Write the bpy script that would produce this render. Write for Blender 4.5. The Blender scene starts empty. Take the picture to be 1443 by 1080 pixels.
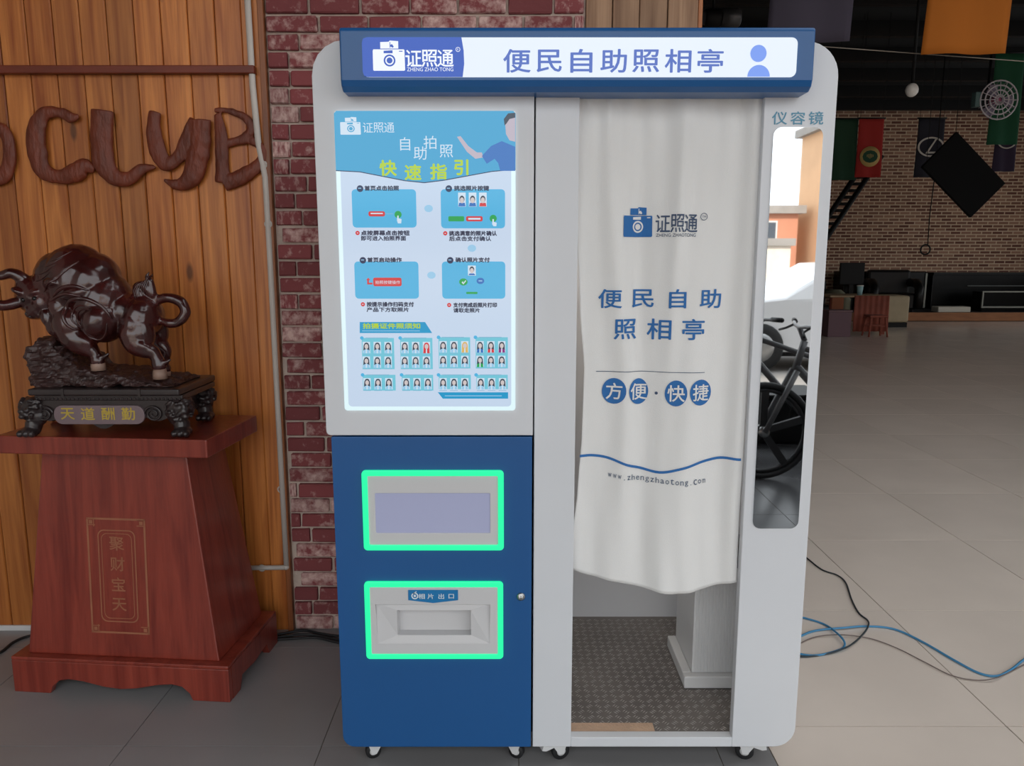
import bpy, bmesh, math, random
from mathutils import Vector, Matrix, noise
random.seed(7)
R = math.radians
scene = bpy.context.scene
COL = scene.collection

# ------------------------------------------------------------------ camera, sky, sun, exposure
PITCH, FPX, CAMZ = R(9.4), 1083.0, 1.475
cam_data = bpy.data.cameras.new('camera')
cam_data.sensor_width = 36.0
cam_data.lens = FPX / 1443.0 * 36.0
cam_data.clip_end = 300
cam = bpy.data.objects.new('camera', cam_data)
COL.objects.link(cam)
cam.location = (0, 0, CAMZ)
cam.rotation_euler = (R(90) - PITCH, 0, 0)
scene.camera = cam

world = bpy.data.worlds.new('overcast_sky')
scene.world = world
world.use_nodes = True
bg = world.node_tree.nodes['Background']
bg.inputs['Color'].default_value = (0.93, 0.97, 1.0, 1)
bg.inputs['Strength'].default_value = 2.15

sun_data = bpy.data.lights.new('sun', 'SUN')
sun_data.energy = 4.0
sun_data.angle = R(3)
sun_data.color = (1.0, 0.86, 0.7)
sun = bpy.data.objects.new('sun', sun_data)
COL.objects.link(sun)
sun.location = (0, 10, 20)
sun.rotation_euler = (R(-50), 0, R(8))

portal_data = bpy.data.lights.new('shopfront_portal', 'AREA')
portal_data.shape = 'RECTANGLE'
portal_data.size, portal_data.size_y = 17.0, 4.5
portal_data.cycles.is_portal = True
portal = bpy.data.objects.new('shopfront_portal', portal_data)
COL.objects.link(portal)
portal.location = (5.25, -2.62, 2.25)
portal.rotation_euler = (R(90), 0, 0)

sky2_data = bpy.data.lights.new('added_roof_opening_portal', 'AREA')  # portal of the roof opening added for more light on the floor
sky2_data.shape = 'RECTANGLE'
sky2_data.size, sky2_data.size_y = 10.0, 2.8
sky2_data.cycles.is_portal = True
sky2 = bpy.data.objects.new('added_roof_opening_portal', sky2_data)
COL.objects.link(sky2)
sky2.location = (6.5, 1.6, 5.1)

sky3_data = bpy.data.lights.new('added_side_window_portal', 'AREA')  # portal of the unseen side windows added to light the hall
sky3_data.shape = 'RECTANGLE'
sky3_data.size, sky3_data.size_y = 1.9, 11.2
sky3_data.cycles.is_portal = True
sky3 = bpy.data.objects.new('added_side_window_portal', sky3_data)
COL.objects.link(sky3)
sky3.location = (14.1, 11.6, 2.15)
sky3.rotation_euler = (0, R(90), 0)

vs = scene.view_settings
vs.view_transform = 'Standard'
vs.look = 'None'
vs.exposure = 0.0
vs.gamma = 1.0
vs.use_curve_mapping = False

# ------------------------------------------------------------------ helpers
def at(px, py, Y):
    """world point whose depth is Y metres in front of the camera foot point"""
    dx = (px - 721.5) / FPX
    dy = (540 - py) / FPX
    ry = math.cos(PITCH) + dy * math.sin(PITCH)
    rz = -math.sin(PITCH) + dy * math.cos(PITCH)
    t = Y / ry
    return Vector((dx * t, Y, CAMZ + rz * t))

def ground(px, py, Z=0.0):
    dx = (px - 721.5) / FPX
    dy = (540 - py) / FPX
    ry = math.cos(PITCH) + dy * math.sin(PITCH)
    rz = -math.sin(PITCH) + dy * math.cos(PITCH)
    t = (Z - CAMZ) / rz
    return Vector((dx * t, ry * t, Z))

def lin(c):
    out = []
    for v in c[:3]:
        v /= 255.0
        out.append(v / 12.92 if v <= 0.04045 else ((v + 0.055) / 1.055) ** 2.4)
    return (out[0], out[1], out[2], 1.0)

MATS = {}
def mat(name, col, rough=0.5, metal=0.0, var=0.0, scale=8.0, bump=0.0, bscale=60.0, emit=None, estr=1.0,
        coat=0.0, spec=0.5, stretch=None, rnd=0.0, sheen=0.0):
    if name in MATS:
        return MATS[name]
    m = bpy.data.materials.new(name)
    m.use_nodes = True
    nt = m.node_tree
    b = nt.nodes['Principled BSDF']
    c = lin(col)
    b.inputs['Base Color'].default_value = c
    b.inputs['Roughness'].default_value = rough
    b.inputs['Metallic'].default_value = metal
    b.inputs['Specular IOR Level'].default_value = spec
    b.inputs['Coat Weight'].default_value = coat
    b.inputs['Coat Roughness'].default_value = 0.15
    if sheen:
        b.inputs['Sheen Weight'].default_value = sheen
    if emit is not None:
        b.inputs['Emission Color'].default_value = lin(emit)
        b.inputs['Emission Strength'].default_value = estr
    tc = None
    if var or bump or rnd:
        tc = nt.nodes.new('ShaderNodeTexCoord')
        mp = nt.nodes.new('ShaderNodeMapping')
        nt.links.new(tc.outputs['Object'], mp.inputs['Vector'])
        if stretch:
            mp.inputs['Scale'].default_value = stretch
        oi = nt.nodes.new('ShaderNodeObjectInfo')
        sc = nt.nodes.new('ShaderNodeVectorMath'); sc.operation = 'SCALE'
        cb = nt.nodes.new('ShaderNodeCombineXYZ')
        for k in range(3):
            nt.links.new(oi.outputs['Random'], cb.inputs[k])
        nt.links.new(cb.outputs[0], sc.inputs[0])
        sc.inputs['Scale'].default_value = 37.0
        ad = nt.nodes.new('ShaderNodeVectorMath'); ad.operation = 'ADD'
        nt.links.new(mp.outputs[0], ad.inputs[0]); nt.links.new(sc.outputs[0], ad.inputs[1])
        vec = ad.outputs[0]
    if var or rnd:
        nz = nt.nodes.new('ShaderNodeTexNoise')
        nz.inputs['Scale'].default_value = scale
        nz.inputs['Detail'].default_value = 5
        nt.links.new(vec, nz.inputs['Vector'])
        hsv = nt.nodes.new('ShaderNodeHueSaturation')
        hsv.inputs['Color'].default_value = c
        mr = nt.nodes.new('ShaderNodeMapRange')
        mr.inputs['From Min'].default_value = 0.3; mr.inputs['From Max'].default_value = 0.7
        mr.inputs['To Min'].default_value = 1 - var; mr.inputs['To Max'].default_value = 1 + var
        nt.links.new(nz.outputs['Fac'], mr.inputs['Value'])
        mr2 = nt.nodes.new('ShaderNodeMapRange')
        mr2.inputs['To Min'].default_value = 1 - rnd; mr2.inputs['To Max'].default_value = 1 + rnd
        nt.links.new(oi.outputs['Random'], mr2.inputs['Value'])
        mu = nt.nodes.new('ShaderNodeMath'); mu.operation = 'MULTIPLY'
        nt.links.new(mr.outputs[0], mu.inputs[0]); nt.links.new(mr2.outputs[0], mu.inputs[1])
        nt.links.new(mu.outputs[0], hsv.inputs['Value'])
        nt.links.new(hsv.outputs[0], b.inputs['Base Color'])
    if bump:
        nb = nt.nodes.new('ShaderNodeTexNoise')
        nb.inputs['Scale'].default_value = bscale
        nb.inputs['Detail'].default_value = 4
        nt.links.new(vec, nb.inputs['Vector'])
        bp = nt.nodes.new('ShaderNodeBump')
        bp.inputs['Strength'].default_value = bump
        bp.inputs['Distance'].default_value = 0.01
        nt.links.new(nb.outputs['Fac'], bp.inputs['Height'])
        nt.links.new(bp.outputs[0], b.inputs['Normal'])
    MATS[name] = m
    return m

def wood_mat(name, dark, light, rough=0.35, coat=0.3, ring=7.0, knots=True, vert='Z', rnd=0.22):
    """grain runs along `vert`; knots are sparse dark ovals; every plank gets its own offset and tone"""
    m = bpy.data.materials.new(name); m.use_nodes = True
    nt = m.node_tree; N = nt.nodes; L = nt.links
    b = N['Principled BSDF']
    b.inputs['Roughness'].default_value = rough
    b.inputs['Coat Weight'].default_value = coat
    b.inputs['Coat Roughness'].default_value = 0.25
    tc = N.new('ShaderNodeTexCoord'); oi = N.new('ShaderNodeObjectInfo')
    cb = N.new('ShaderNodeCombineXYZ')
    for k in range(3): L.new(oi.outputs['Random'], cb.inputs[k])
    sc = N.new('ShaderNodeVectorMath'); sc.operation = 'SCALE'; sc.inputs['Scale'].default_value = 53.0
    L.new(cb.outputs[0], sc.inputs[0])
    ad = N.new('ShaderNodeVectorMath'); ad.operation = 'ADD'
    L.new(tc.outputs['Object'], ad.inputs[0]); L.new(sc.outputs[0], ad.inputs[1])
    mp = N.new('ShaderNodeMapping')
    s = [ring * 3, ring * 3, ring * 3]; s['XYZ'.index(vert)] = ring * 0.16
    mp.inputs['Scale'].default_value = s
    L.new(ad.outputs[0], mp.inputs['Vector'])
    n1 = N.new('ShaderNodeTexNoise'); n1.inputs['Scale'].default_value = 1.0
    n1.inputs['Detail'].default_value = 6; n1.inputs['Distortion'].default_value = 1.2
    L.new(mp.outputs[0], n1.inputs['Vector'])
    mp2 = N.new('ShaderNodeMapping')
    s2 = [140, 140, 140]; s2['XYZ'.index(vert)] = 3.0
    mp2.inputs['Scale'].default_value = s2
    L.new(ad.outputs[0], mp2.inputs['Vector'])
    n2 = N.new('ShaderNodeTexNoise'); n2.inputs['Scale'].default_value = 1.0; n2.inputs['Detail'].default_value = 3
    L.new(mp2.outputs[0], n2.inputs['Vector'])
    mx = N.new('ShaderNodeMath'); mx.operation = 'MULTIPLY_ADD'
    L.new(n2.outputs['Fac'], mx.inputs[0]); mx.inputs[1].default_value = 0.28
    L.new(n1.outputs['Fac'], mx.inputs[2])
    cr = N.new('ShaderNodeValToRGB')
    cr.color_ramp.elements[0].position = 0.42; cr.color_ramp.elements[0].color = lin(dark)
    cr.color_ramp.elements[1].position = 0.86; cr.color_ramp.elements[1].color = lin(light)
    L.new(mx.outputs[0], cr.inputs[0])
    col = cr.outputs[0]
    if knots:
        mp3 = N.new('ShaderNodeMapping')
        s3 = [6, 6, 6]; s3['XYZ'.index(vert)] = 2.2
        mp3.inputs['Scale'].default_value = s3
        L.new(ad.outputs[0], mp3.inputs['Vector'])
        vo = N.new('ShaderNodeTexVoronoi'); vo.inputs['Scale'].default_value = 1.0
        L.new(mp3.outputs[0], vo.inputs['Vector'])
        mr = N.new('ShaderNodeMapRange')
        mr.inputs['From Min'].default_value = 0.045; mr.inputs['From Max'].default_value = 0.095
        mr.inputs['To Min'].default_value = 0.75; mr.inputs['To Max'].default_value = 0.0
        L.new(vo.outputs['Distance'], mr.inputs['Value'])
        mix = N.new('ShaderNodeMixRGB'); mix.inputs[2].default_value = lin([v * 0.42 for v in dark])
        L.new(mr.outputs[0], mix.inputs[0]); L.new(col, mix.inputs[1])
        col = mix.outputs[0]
    hsv = N.new('ShaderNodeHueSaturation')
    mr2 = N.new('ShaderNodeMapRange'); mr2.inputs['To Min'].default_value = 1 - rnd; mr2.inputs['To Max'].default_value = 1 + rnd
    L.new(oi.outputs['Random'], mr2.inputs['Value'])
    L.new(mr2.outputs[0], hsv.inputs['Value']); L.new(col, hsv.inputs['Color'])
    L.new(hsv.outputs[0], b.inputs['Base Color'])
    bp = N.new('ShaderNodeBump'); bp.inputs['Strength'].default_value = 0.15; bp.inputs['Distance'].default_value = 0.003
    L.new(n2.outputs['Fac'], bp.inputs['Height']); L.new(bp.outputs[0], b.inputs['Normal'])
    MATS[name] = m
    return m

def two_tone(name, c1, c2, scale, lo=0.42, hi=0.6, rough=0.8, bump=0.4, rnd=0.15, detail=8):
    """base colour c1 with blotches of c2 (own shape, own offset per object)"""
    m = bpy.data.materials.new(name); m.use_nodes = True
    nt = m.node_tree; N = nt.nodes; L = nt.links
    b = N['Principled BSDF']; b.inputs['Roughness'].default_value = rough
    tc = N.new('ShaderNodeTexCoord'); oi = N.new('ShaderNodeObjectInfo')
    cb = N.new('ShaderNodeCombineXYZ')
    for k in range(3): L.new(oi.outputs['Random'], cb.inputs[k])
    sc = N.new('ShaderNodeVectorMath'); sc.operation = 'SCALE'; sc.inputs['Scale'].default_value = 91.0
    L.new(cb.outputs[0], sc.inputs[0])
    ad = N.new('ShaderNodeVectorMath'); ad.operation = 'ADD'
    L.new(tc.outputs['Object'], ad.inputs[0]); L.new(sc.outputs[0], ad.inputs[1])
    n1 = N.new('ShaderNodeTexNoise'); n1.inputs['Scale'].default_value = scale; n1.inputs['Detail'].default_value = detail
    n1.inputs['Roughness'].default_value = 0.65
    L.new(ad.outputs[0], n1.inputs['Vector'])
    # each piece has its own amount of the second colour
    mr = N.new('ShaderNodeMapRange'); mr.inputs['To Min'].default_value = -0.16; mr.inputs['To Max'].default_value = 0.13
    L.new(oi.outputs['Random'], mr.inputs['Value'])
    sm = N.new('ShaderNodeMath'); sm.operation = 'ADD'
    L.new(n1.outputs['Fac'], sm.inputs[0]); L.new(mr.outputs[0], sm.inputs[1])
    cr = N.new('ShaderNodeValToRGB')
    cr.color_ramp.elements[0].position = lo; cr.color_ramp.elements[0].color = lin(c1)
    cr.color_ramp.elements[1].position = hi; cr.color_ramp.elements[1].color = lin(c2)
    L.new(sm.outputs[0], cr.inputs[0])
    hsv = N.new('ShaderNodeHueSaturation')
    wn = N.new('ShaderNodeTexWhiteNoise'); wn.noise_dimensions = '1D'
    L.new(oi.outputs['Random'], wn.inputs['W'])
    mr2 = N.new('ShaderNodeMapRange'); mr2.inputs['To Min'].default_value = 1 - rnd; mr2.inputs['To Max'].default_value = 1 + rnd
    L.new(wn.outputs['Value'], mr2.inputs['Value'])
    L.new(mr2.outputs[0], hsv.inputs['Value']); L.new(cr.outputs[0], hsv.inputs['Color'])
    L.new(hsv.outputs[0], b.inputs['Base Color'])
    bp = N.new('ShaderNodeBump'); bp.inputs['Strength'].default_value = bump; bp.inputs['Distance'].default_value = 0.006
    L.new(n1.outputs['Fac'], bp.inputs['Height']); L.new(bp.outputs[0], b.inputs['Normal'])
    MATS[name] = m
    return m

class MB:
    def __init__(s):
        s.v = []; s.f = []; s.sm = []
    def add(s, verts, faces, smooth=False):
        o = len(s.v)
        s.v += [tuple(v) for v in verts]
        s.f += [tuple(i + o for i in f) for f in faces]
        s.sm += [smooth] * len(faces)
        return s
    def box(s, x0, x1, y0, y1, z0, z1):
        return s.add([(x0,y0,z0),(x1,y0,z0),(x1,y1,z0),(x0,y1,z0),(x0,y0,z1),(x1,y0,z1),(x1,y1,z1),(x0,y1,z1)],
                     [(0,3,2,1),(4,5,6,7),(0,1,5,4),(1,2,6,5),(2,3,7,6),(3,0,4,7)])
    def prism_y(s, poly, y0, y1):
        """poly: (x,z) seen from -Y, anticlockwise"""
        n = len(poly)
        s.add([(x, y0, z) for x, z in poly] + [(x, y1, z) for x, z in poly],
              [tuple(range(n)), tuple(reversed(range(n, 2*n)))] + [(i+n, (i+1) % n + n, (i+1) % n, i) for i in range(n)])
        return s
    def prism_x(s, poly, x0, x1):
        n = len(poly)
        s.add([(x0, y, z) for y, z in poly] + [(x1, y, z) for y, z in poly],
              [tuple(reversed(range(n))), tuple(range(n, 2*n))] + [(i, (i+1) % n, (i+1) % n + n, i+n) for i in range(n)])
        return s
    def prism_z(s, poly, z0, z1):
        n = len(poly)
        s.add([(x, y, z0) for x, y in poly] + [(x, y, z1) for x, y in poly],
              [tuple(reversed(range(n))), tuple(range(n, 2*n))] + [(i, (i+1) % n, (i+1) % n + n, i+n) for i in range(n)])
        return s
    def flat(s, poly, y):
        n = len(poly)
        return s.add([(x, y, z) for x, z in poly], [tuple(range(n))])
    def ring_y(s, outer, inner, y0, y1):
        n = len(outer)
        vs_ = [(x, y0, z) for x, z in outer] + [(x, y0, z) for x, z in inner] + \
              [(x, y1, z) for x, z in outer] + [(x, y1, z) for x, z in inner]
        fs = []
        for i in range(n):
            j = (i + 1) % n
            fs += [(i, j, n+j, n+i), (2*n+j, 2*n+i, 3*n+i, 3*n+j), (i, 2*n+i, 2*n+j, j), (n+i, n+j, 3*n+j, 3*n+i)]
        return s.add(vs_, fs)
    def sphere(s, c, r, seg=12, rings=8, rot=None):
        r = (r, r, r) if not hasattr(r, '__len__') else r
        vs_ = []; fs = []
        for i in range(rings + 1):
            t = math.pi * i / rings
            for j in range(seg):
                p = 2 * math.pi * j / seg
                v = Vector((r[0]*math.sin(t)*math.cos(p), r[1]*math.sin(t)*math.sin(p), r[2]*math.cos(t)))
                if rot: v = rot @ v
                vs_.append(v + Vector(c))
        for i in range(rings):
            for j in range(seg):
                k = (j + 1) % seg
                fs.append((i*seg+j, (i+1)*seg+j, (i+1)*seg+k, i*seg+k))
        return s.add(vs_, fs, True)
    def tube(s, pts, rad, seg=8, flat_=None, cap=True, smooth=True):
        """swept tube; rad number or list; flat_ = (axis vector, factor) squashes the section along axis"""
        pts = [Vector(p) for p in pts]; n = len(pts)
        rad = [rad] * n if not hasattr(rad, '__len__') else rad
        vs_ = []; fs = []
        up = Vector((0, 0, 1)); prev = None
        for i, p in enumerate(pts):
            t = (pts[min(i+1, n-1)] - pts[max(i-1, 0)])
            t = t.normalized() if t.length > 1e-9 else Vector((0,0,1))
            if prev is None:
                a = up if abs(t.dot(up)) < 0.95 else Vector((1, 0, 0))
                e1 = (a - t * a.dot(t)).normalized()
            else:
                e1 = prev - t * prev.dot(t)
                e1 = e1.normalized() if e1.length > 1e-6 else prev
            prev = e1; e2 = t.cross(e1)
            for j in range(seg):
                an = 2 * math.pi * j / seg
                off = (e1 * math.cos(an) + e2 * math.sin(an)) * rad[i]
                if flat_:
                    ax = flat_[0]; off = off - ax * off.dot(ax) * (1 - flat_[1])
                vs_.append(p + off)
        for i in range(n - 1):
            for j in range(seg):
                k = (j + 1) % seg
                fs.append((i*seg+j, i*seg+k, (i+1)*seg+k, (i+1)*seg+j))
        if cap:
            fs.append(tuple(reversed(range(seg)))); fs.append(tuple(range((n-1)*seg, n*seg)))
        return s.add(vs_, fs, smooth)
    def torus(s, c, R_, r, axis='Y', seg=28, sub=8, a0=0, a1=360):
        full = abs(a1 - a0) >= 360
        pts = []
        for i in range(seg + (0 if full else 1)):
            a = R(a0 + (a1 - a0) * i / seg)
            u, w = R_ * math.cos(a), R_ * math.sin(a)
            pts.append({'Y': (u, 0, w), 'X': (0, u, w), 'Z': (u, w, 0)}[axis])
        pts = [Vector(c) + Vector(p) for p in pts]
        if full: pts = pts + [pts[0]]
        return s.tube(pts, r, sub, cap=not full)
    def lathe(s, prof, c=(0, 0, 0), axis='Z', seg=20):
        vs_ = []; fs = []; m_ = len(prof)
        for r, h in prof:
            for j in range(seg):
                a = 2 * math.pi * j / seg
                u, w = r * math.cos(a), r * math.sin(a)
                p = {'Z': (u, w, h), 'Y': (u, h, w), 'X': (h, u, w)}[axis]
                vs_.append(Vector(c) + Vector(p))
        for i in range(m_ - 1):
            for j in range(seg):
                k = (j + 1) % seg
                fs.append((i*seg+j, i*seg+k, (i+1)*seg+k, (i+1)*seg+j))
        fs.append(tuple(range(seg))); fs.append(tuple(range((m_-1)*seg, m_*seg)))
        return s.add(vs_, fs, True)
    def mesh(s, name, off=Vector((0,0,0)), recalc=True):
        me = bpy.data.meshes.new(name)
        me.from_pydata([(v[0]-off[0], v[1]-off[1], v[2]-off[2]) for v in s.v], [], s.f)
        me.polygons.foreach_set('use_smooth', s.sm)
        if recalc:
            bm = bmesh.new(); bm.from_mesh(me)
            bmesh.ops.recalc_face_normals(bm, faces=bm.faces[:])
            bm.to_mesh(me); bm.free()
        me.update()
        return me
    def build(s, name, m, parent=None, bevel=0.0, seg=2, local=False, recalc=True, org=None):
        """geometry is given in world coordinates (or in the parent's own frame when local)"""
        off = Vector(org) if org is not None else Vector((0, 0, 0))
        if parent is not None and not local:
            p = parent; off = Vector((0, 0, 0))
            while p is not None:
                off += p.location; p = p.parent
        me = s.mesh(name, off, recalc)
        return put(name, me, m, parent, bevel, seg, off if (parent is None and org is not None) else None)

def put(name, me, m, parent=None, bevel=0.0, seg=2, loc=None):
    o = bpy.data.objects.new(name, me)
    COL.objects.link(o)
    if m is not None:
        if len(me.materials) == 0: me.materials.append(m)
    if parent is not None: o.parent = parent
    if loc is not None: o.location = loc
    if bevel:
        bv = o.modifiers.new('bevel', 'BEVEL'); bv.width = bevel; bv.segments = seg
        bv.limit_method = 'ANGLE'; bv.angle_limit = R(40)
    return o

def tag(o, label, cat, group=None):
    o['label'] = label; o['category'] = cat
    if group: o['group'] = group
    return o
def thing(name, label, cat, loc=(0, 0, 0), rz=0.0, group=None):
    o = bpy.data.objects.new(name, None); COL.objects.link(o)
    o.empty_display_size = 0.1
    o.location = loc; o.rotation_euler = (0, 0, rz)
    return tag(o, label, cat, group)
def struct(o):
    o['kind'] = 'structure'; return o
def copy_tree(o, parent=None):
    c = o.copy(); COL.objects.link(c); c.parent = parent
    for ch in o.children: copy_tree(ch, c)
    return c

def rrect(x0, x1, z0, z1, r, seg=5):
    """r = (top-left, top-right, bottom-right, bottom-left)"""
    r = (r,) * 4 if not hasattr(r, '__len__') else r
    pts = []
    for (cx, cz, rr, a0) in ((x0+r[3], z0+r[3], r[3], 180), (x1-r[2], z0+r[2], r[2], 270),
                             (x1-r[1], z1-r[1], r[1], 0), (x0+r[0], z1-r[0], r[0], 90)):
        for i in range(seg + 1):
            a = R(a0 + 90 * i / seg)
            pts.append((cx + rr*math.cos(a), cz + rr*math.sin(a)))
    return pts
def circle(cx, cz, r, seg=20, rz=None):
    rz = rz or r
    return [(cx + r*math.cos(2*math.pi*i/seg), cz + rz*math.sin(2*math.pi*i/seg)) for i in range(seg)]
def rot_poly(poly, a, c):
    return [(c[0] + (x-c[0])*math.cos(a) - (z-c[1])*math.sin(a), c[1] + (x-c[0])*math.sin(a) + (z-c[1])*math.cos(a)) for x, z in poly]

def smooth_path(pts, n=8):
    """Catmull-Rom through points of any dimension"""
    out = []
    P = [pts[0]] + list(pts) + [pts[-1]]
    for i in range(1, len(P) - 2):
        p0, p1, p2, p3 = P[i-1], P[i], P[i+1], P[i+2]
        for k in range(n):
            t = k / n
            out.append(tuple(0.5*((2*b) + (-a+c)*t + (2*a-5*b+4*c-d)*t*t + (-a+3*b-3*c+d)*t**3)
                             for a, b, c, d in zip(p0, p1, p2, p3)))
    out.append(tuple(pts[-1]))
    return out

GLYPH = {}
def glyph(ch, bold=0.0):
    """outline of one character as 2-D verts + faces, em = 1, origin at the baseline"""
    key = (ch, bold)
    if key in GLYPH: return GLYPH[key]
    cu = bpy.data.curves.new('glyph', 'FONT')
    cu.body = ch; cu.size = 1.0; cu.offset = bold; cu.resolution_u = 3
    ob = bpy.data.objects.new('glyph', cu); COL.objects.link(ob)
    dg = bpy.context.evaluated_depsgraph_get()
    me = bpy.data.meshes.new_from_object(ob.evaluated_get(dg))
    vs_ = [(v.co.x, v.co.y) for v in me.vertices]; fs = [tuple(p.vertices) for p in me.polygons]
    bpy.data.objects.remove(ob); bpy.data.curves.remove(cu); bpy.data.meshes.remove(me)
    if vs_:
        bb = (min(v[0] for v in vs_), max(v[0] for v in vs_), min(v[1] for v in vs_), max(v[1] for v in vs_))
    else:
        bb = (0, 0, 0, 0)
    GLYPH[key] = (vs_, fs, bb)
    return GLYPH[key]
def put_char(mb, ch, cx, cz, w, h, y, bold=0.0, fit=False, mapf=None, slant=0.0):
    """character centred at (cx, cz) in a cell w x h (fit: bounding box fills the cell);
    bold strokes are thickened by overlaid shifted outlines"""
    if bold:
        for i_, (u, v_) in enumerate(((-1, 0), (1, 0), (0, -1), (0, 1), (0, 0))):
            put_char(mb, ch, cx + u*bold*w, cz + v_*bold*h, w, h, y - 0.00008*i_, 0.0, fit, (lambda x, z, k=i_: mapf(x, z) - 0.00012*k) if mapf else None, slant)
        return
    vs_, fs, bb = glyph(ch, 0.0)
    if not vs_: return
    if fit:
        sx = w / max(bb[1]-bb[0], 1e-6); sz = h / max(bb[3]-bb[2], 1e-6)
    else:
        sx, sz = w, h
    mx, mz = (bb[0]+bb[1])/2, (bb[2]+bb[3])/2
    pts = [(cx + (a-mx)*sx + slant*(b-mz)*sz, cz + (b-mz)*sz) for a, b in vs_]
    if mapf: pts3 = [(x, mapf(x, z), z) for x, z in pts]
    else: pts3 = [(x, y, z) for x, z in pts]
    mb.add(pts3, fs)
def put_line(mb, text, x0, x1, cz, h, y, bold=0.0, mapf=None):
    """whole string stretched between x0 and x1"""
    if bold:
        d_ = bold*h
        for i_, (u, v_) in enumerate(((-1, 0), (1, 0), (0, 1), (0, -1))):
            put_line(mb, text, x0 + u*d_, x1 + u*d_, cz + v_*d_, h, y - 0.00004*i_, 0.0, mapf)
        return
    vs_, fs, bb = glyph(text, 0.0)
    if not vs_: return
    sx = (x1-x0) / (bb[1]-bb[0]); sz = h / (bb[3]-bb[2]); mz = (bb[2]+bb[3])/2
    pts = [(x0 + (a-bb[0])*sx, cz + (b-mz)*sz) for a, b in vs_]
    mb.add([(x, mapf(x, z) if mapf else y, z) for x, z in pts], fs)

def remesh(mb, name, voxel, smooth=4, m=None, disp=None):
    """union of closed lumps into one skin"""
    me0 = mb.mesh(name)
    ob = bpy.data.objects.new(name, me0); COL.objects.link(ob)
    md = ob.modifiers.new('r', 'REMESH'); md.mode = 'VOXEL'; md.voxel_size = voxel
    if smooth:
        ms = ob.modifiers.new('s', 'SMOOTH'); ms.factor = 0.5; ms.iterations = smooth
    dg = bpy.context.evaluated_depsgraph_get()
    me = bpy.data.meshes.new_from_object(ob.evaluated_get(dg))
    bpy.data.objects.remove(ob); bpy.data.meshes.remove(me0)
    if disp:
        me.update()
        new = [v.co + v.normal * disp(v.co) for v in me.vertices]
        for v, c in zip(me.vertices, new): v.co = c
    for p in me.polygons: p.use_smooth = True
    if m:
        me.materials.clear(); me.materials.append(m)
    me.update()
    return me

# ------------------------------------------------------------------ materials
M_plank = wood_mat('varnished_pine', (150, 76, 26), (214, 136, 66), rough=0.42, coat=0.15)
M_slat = wood_mat('weathered_timber', (118, 84, 62), (178, 142, 112), rough=0.7, coat=0.0)
M_trimwood = wood_mat('dark_trim_wood', (92, 46, 22), (138, 80, 40), rough=0.45, coat=0.1, knots=False)
M_rail = mat('reddish_rail_wood', (112, 44, 22), 0.45, var=0.2, scale=6, stretch=(1, 8, 8))
M_letter = mat('driftwood_brown', (108, 46, 24), 0.5, var=0.3, scale=9, bump=0.5, bscale=30, stretch=(3, 1, 1))
M_brick = two_tone('limewashed_brick', (128, 62, 64), (206, 174, 166), 26, 0.46, 0.72, rnd=0.2)
M_mortar = mat('pale_mortar', (196, 178, 166), 0.9, var=0.12, scale=20, bump=0.5, bscale=90)
M_white = mat('white_powder_coat', (214, 216, 220), 0.42, var=0.015, scale=3)
M_white2 = mat('white_plastic', (214, 214, 214), 0.4)
M_blue = mat('blue_powder_coat', (22, 84, 144), 0.38, var=0.03, scale=2)
M_blue2 = mat('header_blue_paint', (30, 88, 146), 0.3)
M_dark = mat('black_rubber', (28, 28, 30), 0.6)
M_steel = mat('brushed_steel', (176, 176, 176), 0.32, metal=1.0)
M_mirror = mat('mirror_glass', (235, 238, 240), 0.015, metal=1.0)
M_fabric = mat('white_curtain_cloth', (228, 227, 225), 0.9, bump=0.12, bscale=400, sheen=0.2)
M_print = mat('curtain_blue_print', (48, 108, 172), 0.85)
M_print2 = mat('curtain_thin_print', (70, 86, 112), 0.85)
M_pipe = mat('white_conduit', (200, 192, 184), 0.45, var=0.04, scale=6)
M_tile_g = mat('grey_floor_tile', (146, 144, 144), 0.28, var=0.06, scale=3, rnd=0.03)
M_tile_b = mat('beige_floor_tile', (232, 217, 204), 0.22, var=0.04, scale=2.5, rnd=0.03)
M_grout = mat('floor_grout', (120, 110, 100), 0.8, var=0.1, scale=30)
M_ceiling = mat('black_ceiling_paint', (13, 13, 13), 0.95, var=0.15, scale=2)
M_plaster = mat('off_white_plaster', (205, 200, 192), 0.85, var=0.05, scale=3)
M_concrete = mat('outdoor_concrete', (150, 146, 142), 0.9, var=0.1, scale=2)
M_black = mat('matt_black', (13, 13, 14), 0.6, spec=0.3)
M_blackcloth = mat('black_fabric', (12, 12, 13), 0.95)

# ------------------------------------------------------------------ the setting
WALL_Y = 2.87           # face of the wood and brick wall
HX0, HX1, HY0, HY1, HZ = -3.5, 14.0, -2.6, 19.5, 5.0

floor = struct(MB().box(HX0-0.2, HX1+0.2, HY0-0.2, HY1+0.2, -0.2, -0.003).build('floor', M_grout))
def tile_mesh(name, sx, sy, m):
    b = MB().box(-sx/2, sx/2, -sy/2, sy/2, -0.012, 0.0)
    me = b.mesh(name); me.materials.append(m)
    return me
XB, PB, QB, YB = 0.78, 0.79, 0.81, 2.23       # beige tiles: first seam, pitch across and along, a cross seam
tb = tile_mesh('tile', PB-0.004, QB-0.004, M_tile_b)
M_tile_d = mat('dark_entrance_tile', (84, 84, 86), 0.25, var=0.06, scale=3)
td = tile_mesh('tile', PB-0.004, QB-0.004, M_tile_d)
for j in range(-6, 20):
    y0 = YB + j*QB
    if y0 > 17.4: continue
    for i in range(0, 17):
        x0 = XB + i*PB
        if x0 > max(2.4, 0.72*(y0+QB)+1.2) or x0 + PB > HX1: continue
        if y0 < 0.0 and i > 2: continue
        put('tile', td if j < -2 else tb, None, floor, loc=(x0+PB/2, y0+QB/2, 0))
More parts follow.
